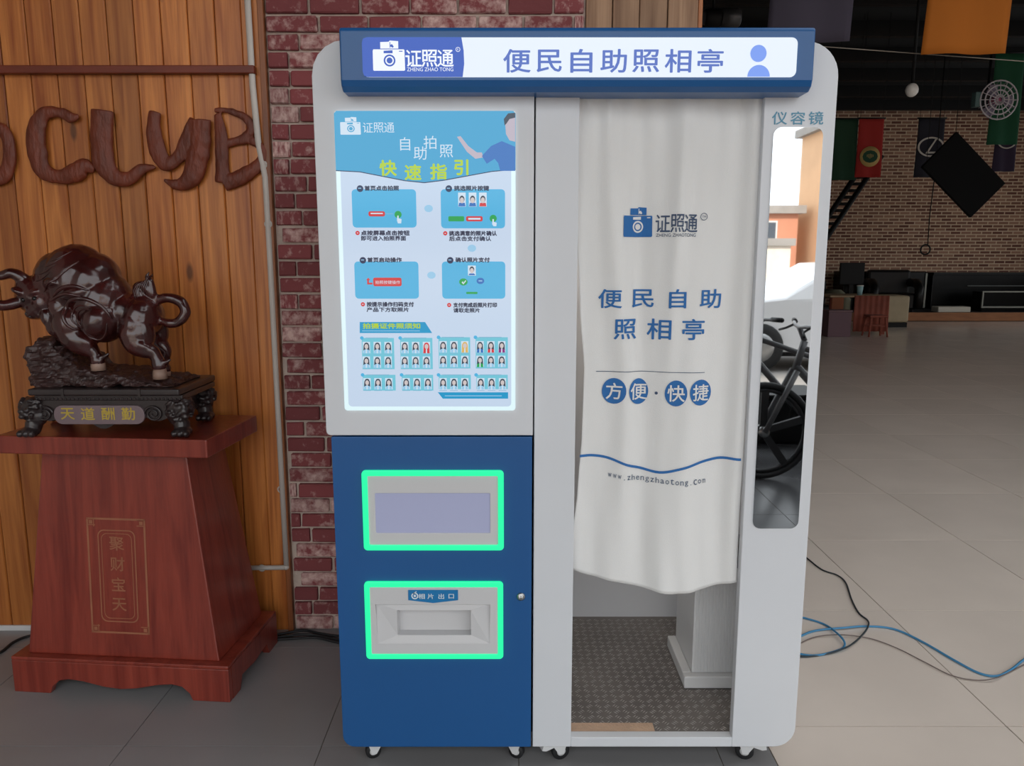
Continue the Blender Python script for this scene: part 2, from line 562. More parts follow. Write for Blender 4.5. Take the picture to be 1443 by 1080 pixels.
tg = tile_mesh('tile', 0.597, 0.597, M_tile_g)
for j in range(-4, 2):
    for i in range(-5, 3):
        x0 = -0.58 + i*0.6; y0 = 2.13 + j*0.6
        x1 = min(x0+0.6, XB)
        if x1 - x0 < 0.59:
            w = x1-x0
            put('tile', tile_mesh('tile', w-0.003, 0.597, M_tile_g), None, floor, loc=(x0+w/2, y0+0.3, 0))
        else:
            put('tile', tg, None, floor, loc=(x0+0.3, y0+0.3, 0))

# wooden wall: dark backing, one object per vertical board
wall_wood = struct(MB().box(HX0, -0.885, WALL_Y+0.012, WALL_Y+0.16, 0, HZ).build('wall_left', M_trimwood))
PW = 0.0951
pb = MB()
prof = [(-PW/2+0.0012, 0.012), (-PW/2+0.0012, 0.004), (-PW/2+0.0045, 0.0), (PW/2-0.0045, 0.0), (PW/2-0.0012, 0.004), (PW/2-0.0012, 0.012)]
n = len(prof)
HP = 3.2
pb.add([(x, y, 0) for x, y in prof] + [(x, y, HP) for x, y in prof],
       [(i, i+1, i+1+n, i+n) for i in range(n-1)] + [tuple(range(n)), tuple(range(n, 2*n))])
plank_me = pb.mesh('plank'); plank_me.materials.append(M_plank)
for k in range(22):
    put('plank', plank_me, None, wall_wood, loc=(-0.95 - PW/2 - k*PW, WALL_Y, 0))
MB().box(-0.949, -0.889, WALL_Y, WALL_Y+0.012, 0, HP).build('plank', M_plank, wall_wood)
struct(MB().box(-0.889, -0.868, WALL_Y-0.018, WALL_Y+0.02, 0, HP).build('trim_1', M_trimwood, bevel=0.003))
struct(MB().box(HX0, -1.0, WALL_Y-0.012, WALL_Y, 0, 0.022).build('baseboard_left', M_white2, bevel=0.003))

# brick wall: mortar bed, one object per brick
wall_brick = struct(MB().box(-0.868, 0.258, WALL_Y+0.012, WALL_Y+0.16, 0, HZ).build('wall_back', M_mortar))
brick_meshes = []
for k in range(6):
    bm = bmesh.new()
    bmesh.ops.create_cube(bm, size=1.0)
    bmesh.ops.scale(bm, vec=(0.168, 0.03, 0.052), verts=bm.verts)
    bmesh.ops.bevel(bm, geom=bm.edges[:], offset=0.004, segments=1, affect='EDGES')
    for v in bm.verts:
        v.co += Vector((random.uniform(-1, 1)*0.0022, random.uniform(-1, 1)*0.0015, random.uniform(-1, 1)*0.0016))
    me = bpy.data.meshes.new('brick'); bm.to_mesh(me); bm.free()
    me.materials.append(M_brick); brick_meshes.append(me)
CH, BL = 0.0608, 0.178
zrow = 0.03
row = 0
while zrow < 3.19:
    x = -0.866 - (random.random()*0.6 + (0.5 if row % 2 else 0.0)) * BL * 0.9
    while x < 0.256:
        L_ = BL * random.uniform(0.88, 1.1)
        a, b_ = max(x, -0.866), min(x + L_, 0.256)
        if b_ - a > 0.03 and not (zrow < 1.75 and a > -0.42):      # the booth stands against the rest
            o = put('brick', random.choice(brick_meshes), None, wall_brick,
                    loc=((a+b_)/2, WALL_Y+0.012 + random.uniform(-0.004, 0.003), zrow))
            o.scale = ((b_-a-0.009)/0.168, 1, 1)
        x += L_
    zrow += CH; row += 1

# timber-clad end of the partition
wall_post = struct(MB().box(0.258, 0.64, WALL_Y+0.02, WALL_Y+0.16, 0, HZ).build('wall_right', M_trimwood))
edges = [0.258, 0.352, 0.446, 0.545, 0.652]
for k in range(4):
    MB().box(edges[k]+0.0015, edges[k+1]-0.0015, WALL_Y-0.004 - 0.004*(k % 2), WALL_Y+0.02, 0, HP).build('plank', M_slat, wall_post, bevel=0.003)
MB().box(0.653, 0.668, WALL_Y-0.002, WALL_Y+0.16, 0, HP).build('plank', M_plank, wall_post, bevel=0.002)

# hall behind
def brick_surface(name, c1, c2, mort, bw, rh):
    m = bpy.data.materials.new(name); m.use_nodes = True
    nt = m.node_tree; N = nt.nodes; L = nt.links
    b = N['Principled BSDF']; b.inputs['Roughness'].default_value = 0.85
    tc = N.new('ShaderNodeTexCoord'); sp = N.new('ShaderNodeSeparateXYZ'); cb = N.new('ShaderNodeCombineXYZ')
    L.new(tc.outputs['Object'], sp.inputs[0])
    L.new(sp.outputs['X'], cb.inputs['X']); L.new(sp.outputs['Z'], cb.inputs['Y'])
    bt = N.new('ShaderNodeTexBrick')
    bt.inputs['Color1'].default_value = lin(c1); bt.inputs['Color2'].default_value = lin(c2); bt.inputs['Mortar'].default_value = lin(mort)
    bt.inputs['Scale'].default_value = 1.0; bt.inputs['Mortar Size'].default_value = rh*0.16
    bt.inputs['Brick Width'].default_value = bw; bt.inputs['Row Height'].default_value = rh
    bt.inputs['Bias'].default_value = 0.0
    L.new(cb.outputs[0], bt.inputs['Vector'])
    L.new(bt.outputs['Color'], b.inputs['Base Color'])
    bp = N.new('ShaderNodeBump'); bp.inputs['Strength'].default_value = 0.8; bp.inputs['Distance'].default_value = 0.02; bp.invert = True
    L.new(bt.outputs['Fac'], bp.inputs['Height']); L.new(bp.outputs[0], b.inputs['Normal'])
    return m
M_hallbrick = brick_surface('hall_brick', (178, 136, 112), (112, 70, 58), (222, 198, 168), 0.26, 0.08)
MB().box(-0.868, 0.258, WALL_Y+0.002, WALL_Y+0.012, 3.2, HZ).build('upper_bricks', brick_surface('upper_brick', (128, 62, 64), (170, 116, 110), (196, 178, 166), 0.18, 0.0608), wall_brick)
struct(MB().box(HX0, HX1, HY1, HY1+0.2, 0, HZ).build('wall_far', M_hallbrick))
wsd = MB()
wsd.box(HX1, HX1+0.2, HY0, 6.0, 0, HZ); wsd.box(HX1, HX1+0.2, 17.2, HY1+0.2, 0, HZ)
wsd.box(HX1, HX1+0.2, 6.0, 17.2, 0, 1.2); wsd.box(HX1, HX1+0.2, 6.0, 17.2, 3.1, HZ)  # unseen window band added in this wall to brighten the hall
wsd.box(HX1, HX1+0.2, 9.6, 9.9, 1.2, 3.1); wsd.box(HX1, HX1+0.2, 13.3, 13.6, 1.2, 3.1)
struct(wsd.build('wall_hall_side', M_hallbrick))
struct(MB().box(HX0-0.2, HX0, HY0, HY1+0.2, 0, HZ).build('wall_side', M_plaster))
SKX0, SKX1, SKY0, SKY1 = 1.5, 11.5, 0.2, 3.0      # unseen roof opening added over the front of the hall to brighten its floor
cm = MB()
cm.box(HX0-0.2, HX1+0.2, HY0, SKY0, HZ, HZ+0.2); cm.box(HX0-0.2, HX1+0.2, SKY1, HY1+0.2, HZ, HZ+0.2)
cm.box(HX0-0.2, SKX0, SKY0, SKY1, HZ, HZ+0.2); cm.box(SKX1, HX1+0.2, SKY0, SKY1, HZ, HZ+0.2)
ceiling = struct(cm.build('ceiling', M_ceiling))
for k in range(11):
    MB().box(HX0, HX1, 3.4+k*1.5, 3.52+k*1.5, HZ-0.22, HZ).build('beam', M_black, ceiling)
# open shopfront behind the camera: columns and lintel
front = struct(MB().box(HX0, HX1, HY0-0.15, HY0+0.05, 4.55, HZ).build('wall_front', M_plaster))
for x in (HX0, 13.7):
    MB().box(x, x+0.3, HY0-0.15, HY0+0.15, 0, 4.55).build('column', M_plaster, front)
# low stage in front of the far wall
stage = struct(MB().box(5.4, HX1, 17.5, HY1, 0, 0.2).build('trim_2', M_blackcloth))
MB().box(5.4, HX1, 17.47, 17.5, 0.015, 0.205).build('edge_board', mat('stage_edge_wood', (150, 98, 60), 0.6, var=0.2, scale=3, stretch=(1, 4, 4)), stage)

# ------------------------------------------------------------------ the photo booth
KY = 2.03
booth = thing('photo_booth', 'white and blue self-service photo booth with lit header sign and display', 'photo booth', (0.16, 2.41, 0))
ZB, ZT = 0.067, 2.004
# front panels
MB().prism_y(rrect(-0.50, 0.056, 0.998, ZT, (0.085, 0.002, 0.002, 0.012)), KY-0.012, KY+0.03).build('upper_panel', M_white, booth, bevel=0.003)
MB().prism_y(rrect(0.060, 0.171, ZB, ZT, 0.002), KY, KY+0.03).build('middle_pillar', M_white, booth, bevel=0.002)
MB().prism_y(rrect(0.638, 0.82, ZB, ZT, (0.002, 0.085, 0.06, 0.002), 8), KY, KY+0.03).build('right_pillar', M_white, booth, bevel=0.003)
MB().box(0.171, 0.638, KY, KY+0.03, ZB, 0.097).build('sill', M_white, booth, bevel=0.002)
MB().box(0.171, 0.638, KY, KY+0.03, 1.872, ZT).build('lintel', M_white, booth)
# carcass
MB().box(-0.485, -0.465, KY+0.03, 2.80, ZB, 1.94).build('side_panel', M_white, booth)
MB().box(0.785, 0.805, KY+0.03, 2.80, ZB, 1.94).build('side_panel', M_white, booth)
MB().box(-0.465, 0.785, 2.79, 2.80, ZB, 1.94).build('back_panel', M_white, booth)
MB().box(-0.485, 0.805, KY+0.03, 2.80, 1.94, 1.953).build('roof', M_white, booth)
MB().box(0.145, 0.165, KY+0.03, 2.79, ZB, 1.94).build('partition', M_white, booth)
M_plate = mat('worn_tread_plate', (126, 120, 116), 0.45, metal=0.45, var=0.14, scale=5)
M_plate2 = mat('tread_plate_bars', (186, 182, 178), 0.34, metal=0.55, var=0.1, scale=8)
plate = MB().box(-0.465, 0.785, KY+0.03, 2.79, ZB, 0.095).build('floor_plate', M_plate, booth)
bars = MB()
for i in range(22):
    for j in range(25):
        cx, cy = 0.185 + i*0.0275, 2.075 + j*0.0285
        if cx > 0.775 or cy > 2.775: continue
        d = 1 if (i + j) % 2 else -1
        for k in (-1, 0, 1):
            ox, oy = cx + k*0.0055, cy - d*k*0.0055
            a = d*math.pi/4; c, s_ = math.cos(a), math.sin(a)
            pts = [(-0.011, 0), (0, -0.0016), (0.011, 0), (0, 0.0016)]
            q = [(ox + x*c - y*s_, oy + x*s_ + y*c) for x, y in pts]
            bars.add([(x, y, 0.0945) for x, y in q] + [(ox, oy, 0.0968)], [(0,1,4), (1,2,4), (2,3,4), (3,0,4)])
o = bars.build('tread_bars', M_plate2, plate); o['kind'] = 'stuff'
MB().box(0.172, 0.42, KY+0.032, KY+0.072, 0.095, 0.0963).build('painted_light_strip', mat('painted_lit_plate', (205, 172, 146), 0.45, metal=0.2, var=0.1, scale=20, bump=0.4, bscale=120), plate)  # patch of light on the plate, painted as a thin tan sheet

# header light box
HY = 1.945
prof = [(KY+0.02, 2.014), (HY+0.006, 2.014), (HY, 2.008), (HY, 1.893), (HY+0.006, 1.879), (HY+0.022, 1.869), (KY+0.02, 1.869)]
hd = MB().prism_x(prof, -0.413, 0.725).build('header', M_blue2, booth, bevel=0.006, seg=3)
hx0, hx1, hz0, hz1 = -0.358, 0.682, 1.899, 1.989
M_sign_w = mat('backlit_white_acrylic', (120, 122, 125), 0.25, emit=(212, 222, 232), estr=1.0)
M_sign_b = mat('backlit_blue_acrylic', (30, 60, 120), 0.25, emit=(30, 72, 166), estr=0.95)
M_sign_t = mat('backlit_blue_lettering', (50, 70, 130), 0.3, emit=(70, 98, 172), estr=0.9)
M_sign_p = mat('backlit_pale_blue', (70, 90, 150), 0.3, emit=(104, 138, 212), estr=1.0)
M_sign_wt = mat('backlit_white_mark', (130, 130, 130), 0.3, emit=(222, 228, 236), estr=1.0)
sign = MB().prism_y(rrect(hx0, hx1, hz0, hz1, 0.014), HY-0.003, HY+0.002).build('sign_face', M_sign_w, hd)
bx1 = at(653, 82, HY).x
MB().prism_y([(hx0, hz0+0.012), (hx0+0.003, hz0+0.003), (hx0+0.012, hz0), (bx1-0.002, hz0), (bx1+0.002, hz0+0.03), (bx1+0.001, hz0+0.06), (bx1-0.004, hz1),
              (hx0+0.012, hz1), (hx0+0.003, hz1-0.003), (hx0, hz1-0.012)], HY-0.0045, HY-0.003).build('blue_logo_field', M_sign_b, hd)

def camera_logo(mb_body, mb_hole, f, y, yh):
    """f maps logo units (0..1 across, 0..1 up) to x, z; body colour and knocked-out marks"""
    body = [(0, 0.03), (0.02, 0), (0.97, 0), (1, 0.03), (0.99, 0.68), (0.97, 0.72), (0.80, 0.72), (0.80, 0.98), (0.52, 1.0), (0.24, 0.95), (0.24, 0.74), (0.02, 0.70), (0, 0.66)]
    def P(l): return [f(u, w) for u, w in l]
    def F(mb, l, yy):
        p = P(l); mb.add([(x, yy(x, z) if callable(yy) else yy, z) for x, z in p], [tuple(range(len(p)))])
    F(mb_body, [(0, 0.03), (0.02, 0), (0.97, 0), (1, 0.03), (0.99, 0.68), (0.97, 0.71), (0.02, 0.71), (0, 0.66)], y)
    F(mb_body, [(0.24, 0.735), (0.80, 0.735), (0.80, 0.98), (0.54, 1.0), (0.50, 0.96), (0.24, 0.95)], y)
    ro, ri = 0.20, 0.145
    n = 24
    cs = [(math.cos(2*math.pi*i/n), math.sin(2*math.pi*i/n)) for i in range(n)]
    o_ = P([(0.52 + ro*0.92*a, 0.34 + ro*b) for a, b in cs]); i_ = P([(0.52 + ri*0.92*a, 0.34 + ri*b) for a, b in cs])
    v = [(x, yh(x, z) if callable(yh) else yh, z) for x, z in o_ + i_]
    mb_hole.add(v, [(k, (k+1) % n, n+(k+1) % n, n+k) for k in range(n)])
    F(mb_hole, [(0.52 + 0.10*0.92*a, 0.34 + 0.10*b) for a, b in cs], yh)
    F(mb_hole, [(0.34, 0.58), (0.62, 0.58), (0.62, 0.68), (0.34, 0.66)], yh)
    F(mb_hole, [(0.82, 0.63), (0.93, 0.63), (0.93, 0.66), (0.82, 0.66)], yh)
    F(mb_hole, [(0.535, 0.76), (0.555, 0.76), (0.555, 0.95), (0.535, 0.95)], yh)
    F(mb_hole, [(0.555, 0.80), (0.63, 0.76), (0.66, 0.80), (0.61, 0.88), (0.555, 0.86)], yh)

c0, c1 = at(526.5, 100.5, HY), at(570.5, 58, HY)
lg, lh = MB(), MB()
camera_logo(lg, lh, lambda u, w: (c0.x + (c1.x-c0.x)*u, c0.z + (c1.z-c0.z)*w), HY-0.0052, HY-0.0058)
for i, ch in enumerate('证照通'):
    p = at(583 + i*22.5, 83, HY); tx = MB()
    put_char(tx, ch, p.x, p.z, 0.041, 0.043, HY-0.0052, 0.012)
    tx.build('character', M_sign_wt, hd, recalc=False)
p0, p1 = at(574, 98.5, HY), at(639, 98.5, HY)
put_line(lg, 'ZHENG ZHAO TONG', p0.x, p1.x, p0.z, 0.0085, HY-0.0052)
p = at(645.5, 70.5, HY)
lg.add([(x, HY-0.0052, z) for x, z in circle(p.x, p.z, 0.0055) + circle(p.x, p.z, 0.0042)], [(k, (k+1) % 20, 20+(k+1) % 20, 20+k) for k in range(20)])
put_char(lg, 'R', p.x, p.z, 0.006, 0.006, HY-0.0052)
o = lg.build('logo', M_sign_wt, hd, recalc=False); o['kind'] = 'stuff'
o = lh.build('logo_lens', M_sign_b, hd, recalc=False); o['kind'] = 'stuff'
for i, ch in enumerate('便民自助照相亭'):
    p = at(728.5 + i*45.3, 86.5, HY); tx = MB()
    put_char(tx, ch, p.x, p.z, 0.069 if ch not in '自' else 0.074, 0.057, HY-0.0045, 0.013)
    tx.build('character', M_sign_t, hd, recalc=False)
fg = MB()
p = at(1068, 76, HY)
fg.flat(circle(p.x, p.z, 0.0195, 24), HY-0.0045)
p2 = at(1068, 110, HY)
fg.flat([(p2.x + 0.027*math.cos(R(180*i/16)), hz0 + 0.0005 + 0.027*math.sin(R(180*i/16))) for i in range(17)], HY-0.0045)
fg.build('figure_pictogram', M_sign_p, hd)

# display poster light box
DY = KY - 0.016
dx0, dx1, dz0, dz1 = -0.447, 0.009, 1.067, 1.834
def pm(name, c, k=1.0):
    return mat('poster_' + name, [v*0.45 for v in c], 0.12, emit=c, estr=k*0.86)
P_base = pm('paper', (196, 214, 236)); P_edge = pm('edge', (226, 250, 255)); P_sky = pm('sky', (58, 160, 206)); P_navy = pm('navy', (20, 44, 84))
P_card = pm('card', (74, 176, 222)); P_card2 = pm('teal', (112, 196, 216)); P_pale = pm('pale', (150, 200, 232)); P_white = pm('white', (206, 224, 240))
P_yel = pm('lime', (176, 206, 40)); P_red = pm('red', (206, 52, 60)); P_green = pm('green', (22, 160, 80)); P_shirt = pm('shirt', (44, 110, 186))
P_skin = pm('skin', (186, 176, 190)); P_hair = pm('hair', (48, 62, 78)); P_bar = pm('bar', (24, 150, 200)); P_text = pm('ink', (34, 48, 76))
P_line = pm('line', (128, 178, 206)); P_purple = pm('purple', (136, 34, 122)); P_blond = pm('blond', (216, 178, 100)); P_face = pm('face', (206, 196, 196))
disp = MB().prism_y(rrect(dx0, dx1, dz0, dz1, 0.008), DY, KY).build('display', P_edge, booth)
GRP = []          # printed pieces of the poster: one object per piece, materials mixed
def grp(name, stuff=False):
    GRP.append((name, stuff, []))
def lay(m, k=1):
    b = MB(); GRP[-1][2].append((b, m)); return b
def pc(px, py):
    v = at(px, py, DY); return v.x, v.z
SPX = (at(700, 400, DY).x - at(600, 400, DY).x) / 100.0      # metres per pixel on the poster
def yk(k): return DY - 0.0004*k
def rect(cx, cy, w, h, m, k=1, r=0.0):
    x, z = pc(cx, cy)
    w *= SPX/2; h *= SPX/2
    r *= SPX
    lay(m, k).flat(rrect(x-w, x+w, z-h, z+h, r, 3) if r else [(x-w, z-h), (x+w, z-h), (x+w, z+h), (x-w, z+h)], yk(k))
def disc(cx, cy, r, m, k=1, rz=None):
    x, z = pc(cx, cy); lay(m, k).flat(circle(x, z, r*SPX, 14, (rz or r)*SPX), yk(k))
def poly(pts, m, k=1):
    lay(m, k).flat([pc(*p) for p in pts], yk(k))
def line_text(s, px0, px1, py, h, m, k=3, bold=0.0):
    x0, z = pc(px0, py); x1, _ = pc(px1, py)
    put_line(lay(m, k), s, x0, x1, z, h*SPX, yk(k), bold)
def one(s, px, py, w, h, m, k=3, bold=0.0, slant=0.0):
    x, z = pc(px, py); put_char(lay(m, k), s, x, z, w*SPX, h*SPX, yk(k), bold, slant=slant)

grp('poster_sheet'); m_ = 0.011
lay(P_base, 1).flat(rrect(dx0+m_, dx1-m_, dz0+m_, dz1-m_, 0.01), yk(1))
grp('heading_field'); zl = pc(474, 240)[1]; xv, zv = pc(598, 257)
xs = [(dx0, dz1-0.006), (dx0, zl), (dx0+0.06, zl-0.003), (xv-0.05, zv+0.005), (xv, zv), (xv+0.05, zv+0.006), (dx1-0.06, zl-0.002), (dx1, zl+0.003), (dx1, dz1-0.006), (dx1-0.006, dz1), (dx0+0.006, dz1)]
lay(P_sky, 2).flat(xs, yk(2))
lay(P_navy, 1).flat([(x, z-0.0022) for x, z in xs], yk(1.5))
# logo, headings
grp('poster_logo', True)
q0, q1 = pc(480, 190), pc(508, 165)
la, lb_ = lay(P_white, 3), lay(P_sky, 4)
camera_logo(la, lb_, lambda u, w: (q0[0] + (q1[0]-q0[0])*u, q0[1] + (q1[1]-q0[1])*w), yk(3), yk(4))
for i, ch in enumerate('证照通'): one(ch, 518.5 + i*15, 180, 15, 15, P_white, 3)
for ch, x, y in (('自', 571, 203), ('助', 592, 216), ('拍', 606, 201), ('照', 629, 213)): grp('character'); one(ch, x, y, 20, 19, P_white, 3)
for ch, x, y in (('快', 547, 237), ('速', 582, 243), ('指', 618, 242), ('引', 650, 236)): grp('character'); one(ch, x, y, 24, 22, P_yel, 3, 0.03)
# presenter in the corner: hair, face, shirt, arm
grp('presenter_picture')
poly([(726, 207), (707, 199), (692, 206), (679, 220), (686, 231), (697, 224), (702, 230), (705, 241), (726, 241)], P_shirt, 3)
poly([(712, 176), (713, 168), (718, 162), (726, 161), (726, 200), (718, 198), (713, 189)], P_skin, 3)
poly([(711, 177), (710, 168), (716, 160), (726, 159), (726, 166), (718, 168), (714, 174)], P_hair, 4)
poly([(681, 222), (670, 224), (658, 214), (648, 199), (644, 193), (649, 192), (660, 206), (672, 215), (679, 215)], P_skin, 3)
# step cards
def card(x0, y0, x1, y1): grp('step_card'); rect((x0+x1)/2, (y0+y1)/2, x1-x0, y1-y0, P_card, 2, 5)
card(497, 268, 586, 320); card(622, 268, 711, 321); card(500, 369, 590, 421); card(623, 369, 712, 421)
for (nx, ny, tx0, tx1, s_) in ((507.5, 266, 514, 562, '首页点击拍照'), (632.5, 266, 640, 689, '挑选照片按键'),
                               (511.5, 367, 518, 566, '首页启动操作'), (634.5, 367, 642, 690, '确认照片支付')):
    grp('step_heading', True); disc(nx, ny, 4.6, P_navy, 3)
    rect(nx-0.5, ny-0.5, 4.2, 1.2, P_pale, 4)
    line_text(s_, tx0, tx1, ny - 0.6, 6.4, P_text, 3, 0.06)
grp('card_buttons', True); rect(531, 301.5, 23, 7, P_red, 3, 2.5); rect(531, 301, 17, 1.6, P_white, 4); rect(548, 301.5, 12, 0.8, P_line, 3)
disc(561, 302.5, 5, P_green, 3); poly([(560, 304), (562, 304), (562, 308), (566, 309), (565.5, 315), (561, 315), (559.5, 311)], P_white, 4)
for x in (651, 666, 680.5):
    grp('portrait'); rect(x, 281.5, 10.5, 19, P_white, 3)
    poly([(x-5, 291), (x-4, 286), (x+4, 286), (x+5, 291)], P_red if x > 670 else P_shirt, 4)
    disc(x, 281, 3.6, P_hair, 4, 5); disc(x, 282.5, 2.8, P_face, 5, 4)
grp('card_buttons', True); rect(643, 308.5, 22, 7, P_green, 3, 1.5); rect(668.5, 308.5, 23, 7, P_red, 3, 2); rect(668.5, 308.5, 17, 2.4, P_white, 4)
disc(695, 308, 5, P_green, 3); poly([(694, 309), (696, 309), (696, 313), (700, 314), (699.5, 319), (695.5, 319), (693.5, 316)], P_white, 4)
grp('card_buttons', True); rect(546, 397.5, 40, 12, P_red, 3, 2.5)
line_text('拍照按键操作', 529, 564, 398, 5, P_white, 4)
poly([(516, 395), (519, 391.5), (522, 395), (520, 395), (520, 398.5), (525, 398.5), (525, 401), (517.5, 401), (517.5, 395)], P_red, 3)
grp('portrait'); rect(665, 381.5, 11, 14, P_white, 3); disc(665, 380, 3.4, P_hair, 4, 4.4); disc(665, 381.5, 2.7, P_face, 5, 3.6)
poly([(660, 388), (662, 385.5), (668, 385.5), (670, 388)], P_shirt, 4)
grp('card_buttons', True); disc(653, 397.5, 6, P_green, 3, 5); poly([(650.5, 398), (652.5, 396.5), (653, 399), (656, 395), (657, 396), (653, 401)], P_white, 4)
disc(677, 396, 5.5, P_shirt, 3, 4.5); rect(677, 396, 5, 1.4, P_pale, 4); rect(665, 413, 16, 3, P_green, 3, 1)
for (cx, cy) in ((604, 294), (608, 388), (665, 350)): grp('arrow_dot'); disc(cx, cy, 6, P_pale, 2, 5)
for (bx, by, s1, s2, xa, xb, xc) in ((504, 328.5, '点按屏幕点击按钮', '即可进入拍照界面', 509, 577, 572), (627.5, 329, '挑选满意的照片确认', '后点击支付确认', 633, 700, 692),
                                     (511.5, 429, '按提示操作扫码支付', '产品下方取照片', 517, 583, 576), (633, 430, '支付完成后照片打印', '请取走照片', 639, 700, 676)):
    grp('step_caption', True); disc(bx, by, 3, P_red, 3); rect(bx, by, 2, 1, P_white, 4)
    line_text(s1, xa, xb, by, 6.5, P_text, 3, 0.06); line_text(s2, xa, xc, by + 7.5, 6.2, P_text, 3, 0.05)
# rules block with the rows of sample portraits
grp('rules_banner')
poly([(507, 454), (599, 454), (609, 469.5), (507, 469.5)], P_bar, 2)
grp('rules_heading', True); line_text('拍摄证件照须知', 511.5, 592, 459.5, 7.5, P_yel, 3, 0.04); rect(551, 466.5, 82, 0.9, P_pale, 3)
cells = [(510, 476, 556, 521), (564, 476, 610, 521), (618, 475, 663, 520), (670, 475, 716, 520),
         (511, 528, 558, 551), (566, 528, 611, 551), (618, 528, 664, 549), (671, 528, 716, 549)]
rl = random.Random(3)
ci = 0
for (x0, y0, x1, y1) in cells:
    grp('sample_card'); rect((x0+x1)/2, (y0+y1)/2, x1-x0, y1-y0, P_card2, 2)
    disc(x0, y0+0.5, 2.6, P_card, 3); rect((x0+x1)/2-2, y0+0.4, x1-x0-14, 1.0, P_line, 3)
    rows = 2 if y1-y0 > 30 else 1
    for r_ in range(rows):
        for c_ in range(3):
            x = x0 + 6.5 + c_*15.3; y = y0 + 14 + r_*20.5 if rows == 2 else y0 + 13
            grp('portrait'); rect(x, y, 10.5, 16.5, P_white, 3)
            sp = {(1, 0, 2): (P_red, P_red), (2, 0, 2): (P_blond, P_blond), (3, 0, 2): (P_hair, P_purple), (3, 0, 0): (P_hair, P_shirt), (3, 0, 1): (P_hair, P_red), (3, 1, 0): (P_hair, P_green)}.get((ci, r_, c_), (P_hair, P_pale))
            poly([(x-4.6, y+8), (x-4.2, y+4), (x-1.5, y+2.5), (x+1.5, y+2.5), (x+4.2, y+4), (x+4.6, y+8)], sp[1], 4.5)
            poly([(x-4.4, y+4.5), (x-4.0, y-3), (x-2.4, y-6.4), (x, y-7.2), (x+2.4, y-6.4), (x+4.0, y-3), (x+4.4, y+4.5), (x+2.6, y+3), (x-2.6, y+3)], sp[0], 4)
            disc(x, y-1.6, 2.7, P_face, 5, 3.6)
            poly([(x-0.8, y+2), (x+0.8, y+2), (x+0.9, y+8), (x-0.9, y+8)], P_white, 5)
            rect(x, y+9.6, 11, 0.7, P_line, 3)
    ci += 1
grp('footer_bar')
poly([(617, 553), (716, 553), (716, 562), (624, 562)], P_bar, 2)
rect(667, 558, 82, 1.1, P_pale, 3)
for name, stuff, lays in GRP:
    if not lays: continue
    allb = MB(); idx = []; ms = []
    for b_, m in lays:
        if m not in ms: ms.append(m)
        idx += [ms.index(m)]*len(b_.f); allb.add(b_.v, b_.f)
    o = allb.build(name, ms[0], disp, recalc=False)
    for m in ms[1:]: o.data.materials.append(m)
    o.data.polygons.foreach_set('material_index', idx)
    if stuff: o['kind'] = 'stuff'

# blue door with the scanner window, the photo outlet and the lock
door = MB().ring_y(rrect(-0.489, 0.0545, 0.069, 0.992, (0.002, 0.002, 0.002, 0.035), 6), rrect(-0.39, -0.047, 0.372, 0.556, 0.004, 6), KY-0.004, KY+0.03).build('cabinet_door', M_blue, booth, bevel=0.002)
M_led = mat('green_led_strip', (20, 120, 80), 0.3, emit=(36, 244, 164), estr=1.0)
M_grey = mat('light_grey_plastic', (206, 205, 206), 0.35)
def led_frame(x0, x1, z0, z1, t):
    o_ = rrect(x0, x1, z0, z1, 0.011); i_ = rrect(x0+t, x1-t, z0+t, z1-t, 0.003)
    MB().ring_y(o_, i_, KY-0.014, KY-0.004).build('led_frame', M_led, door, bevel=0.002)
led_frame(-0.409, -0.0225, 0.672, 0.900, 0.0155)
led_frame(-0.412, -0.0245, 0.349, 0.580, 0.0155)
a, b_ = at(529, 694, KY), at(691, 750, KY)
win_o = rrect(-0.394, -0.038, 0.687, 0.885, 0.003, 1); win_i = rrect(a.x, b_.x, b_.z, a.z, 0.002, 1)
MB().ring_y(win_o, win_i, KY-0.010, KY-0.004).build('scanner_bezel', M_grey, door, bevel=0.0015)
MB().box(a.x, b_.x, KY-0.007, KY-0.0035, b_.z, a.z).build('scanner_window', mat('frosted_window', (160, 164, 190), 0.2, emit=(150, 152, 190), estr=0.22), door)
# outlet: panel with stepped recess
s0, s1 = at(560, 859, KY), at(664, 894, KY)
ox0, ox1, oz0, oz1 = -0.397, -0.040, 0.364, 0.565
mo = rrect(ox0, ox1, oz0, oz1, 0.003, 1)
t0, t1 = at(530, 850, KY), at(691, 904, KY)
tm = [(t0.x+0.004, t1.z), (t1.x-0.002, t1.z), (t1.x, t0.z), (t0.x, t0.z)]
def same(poly4, n):
    out = []
    for q in poly4: out += [q]*n
    return out
mo4 = [(ox0, oz0), (ox1, oz0), (ox1, oz1), (ox0, oz1)]
pan = MB()
pan.ring_y(mo4, tm, KY-0.012, KY-0.004)
pan.build('outlet_bezel', M_grey, door, bevel=0.0012)
sl = [(s0.x, s1.z), (s1.x, s1.z), (s1.x, s0.z), (s0.x, s0.z)]
hood = MB()
yy_t, yy_s, yy_d = KY-0.010, KY-0.003, KY+0.024
v = [(x, KY-0.0118 if i < 2 else KY-0.002, z) for i, (x, z) in enumerate(tm)] + [(x, KY-0.006, z) for x, z in sl]
hood.add(v, [(0, 1, 5, 4), (1, 2, 6, 5), (2, 3, 7, 6), (3, 0, 4, 7)])
hood.build('outlet_hood', M_grey, door, recalc=False)
rec = MB()
v = [(x, KY-0.006, z) for x, z in sl] + [(x*0.98 + (s0.x+s1.x)/2*0.02, KY+0.026, z) for x, z in sl]
rec.add(v, [(0, 1, 5, 4), (1, 2, 6, 5), (2, 3, 7, 6), (3, 0, 4, 7), (4, 5, 6, 7)])
rec.build('outlet_tray', M_grey, door, recalc=False)
g0, g1 = at(576, 829, KY), at(646, 843, KY)
gz = at(611, 847, KY).z
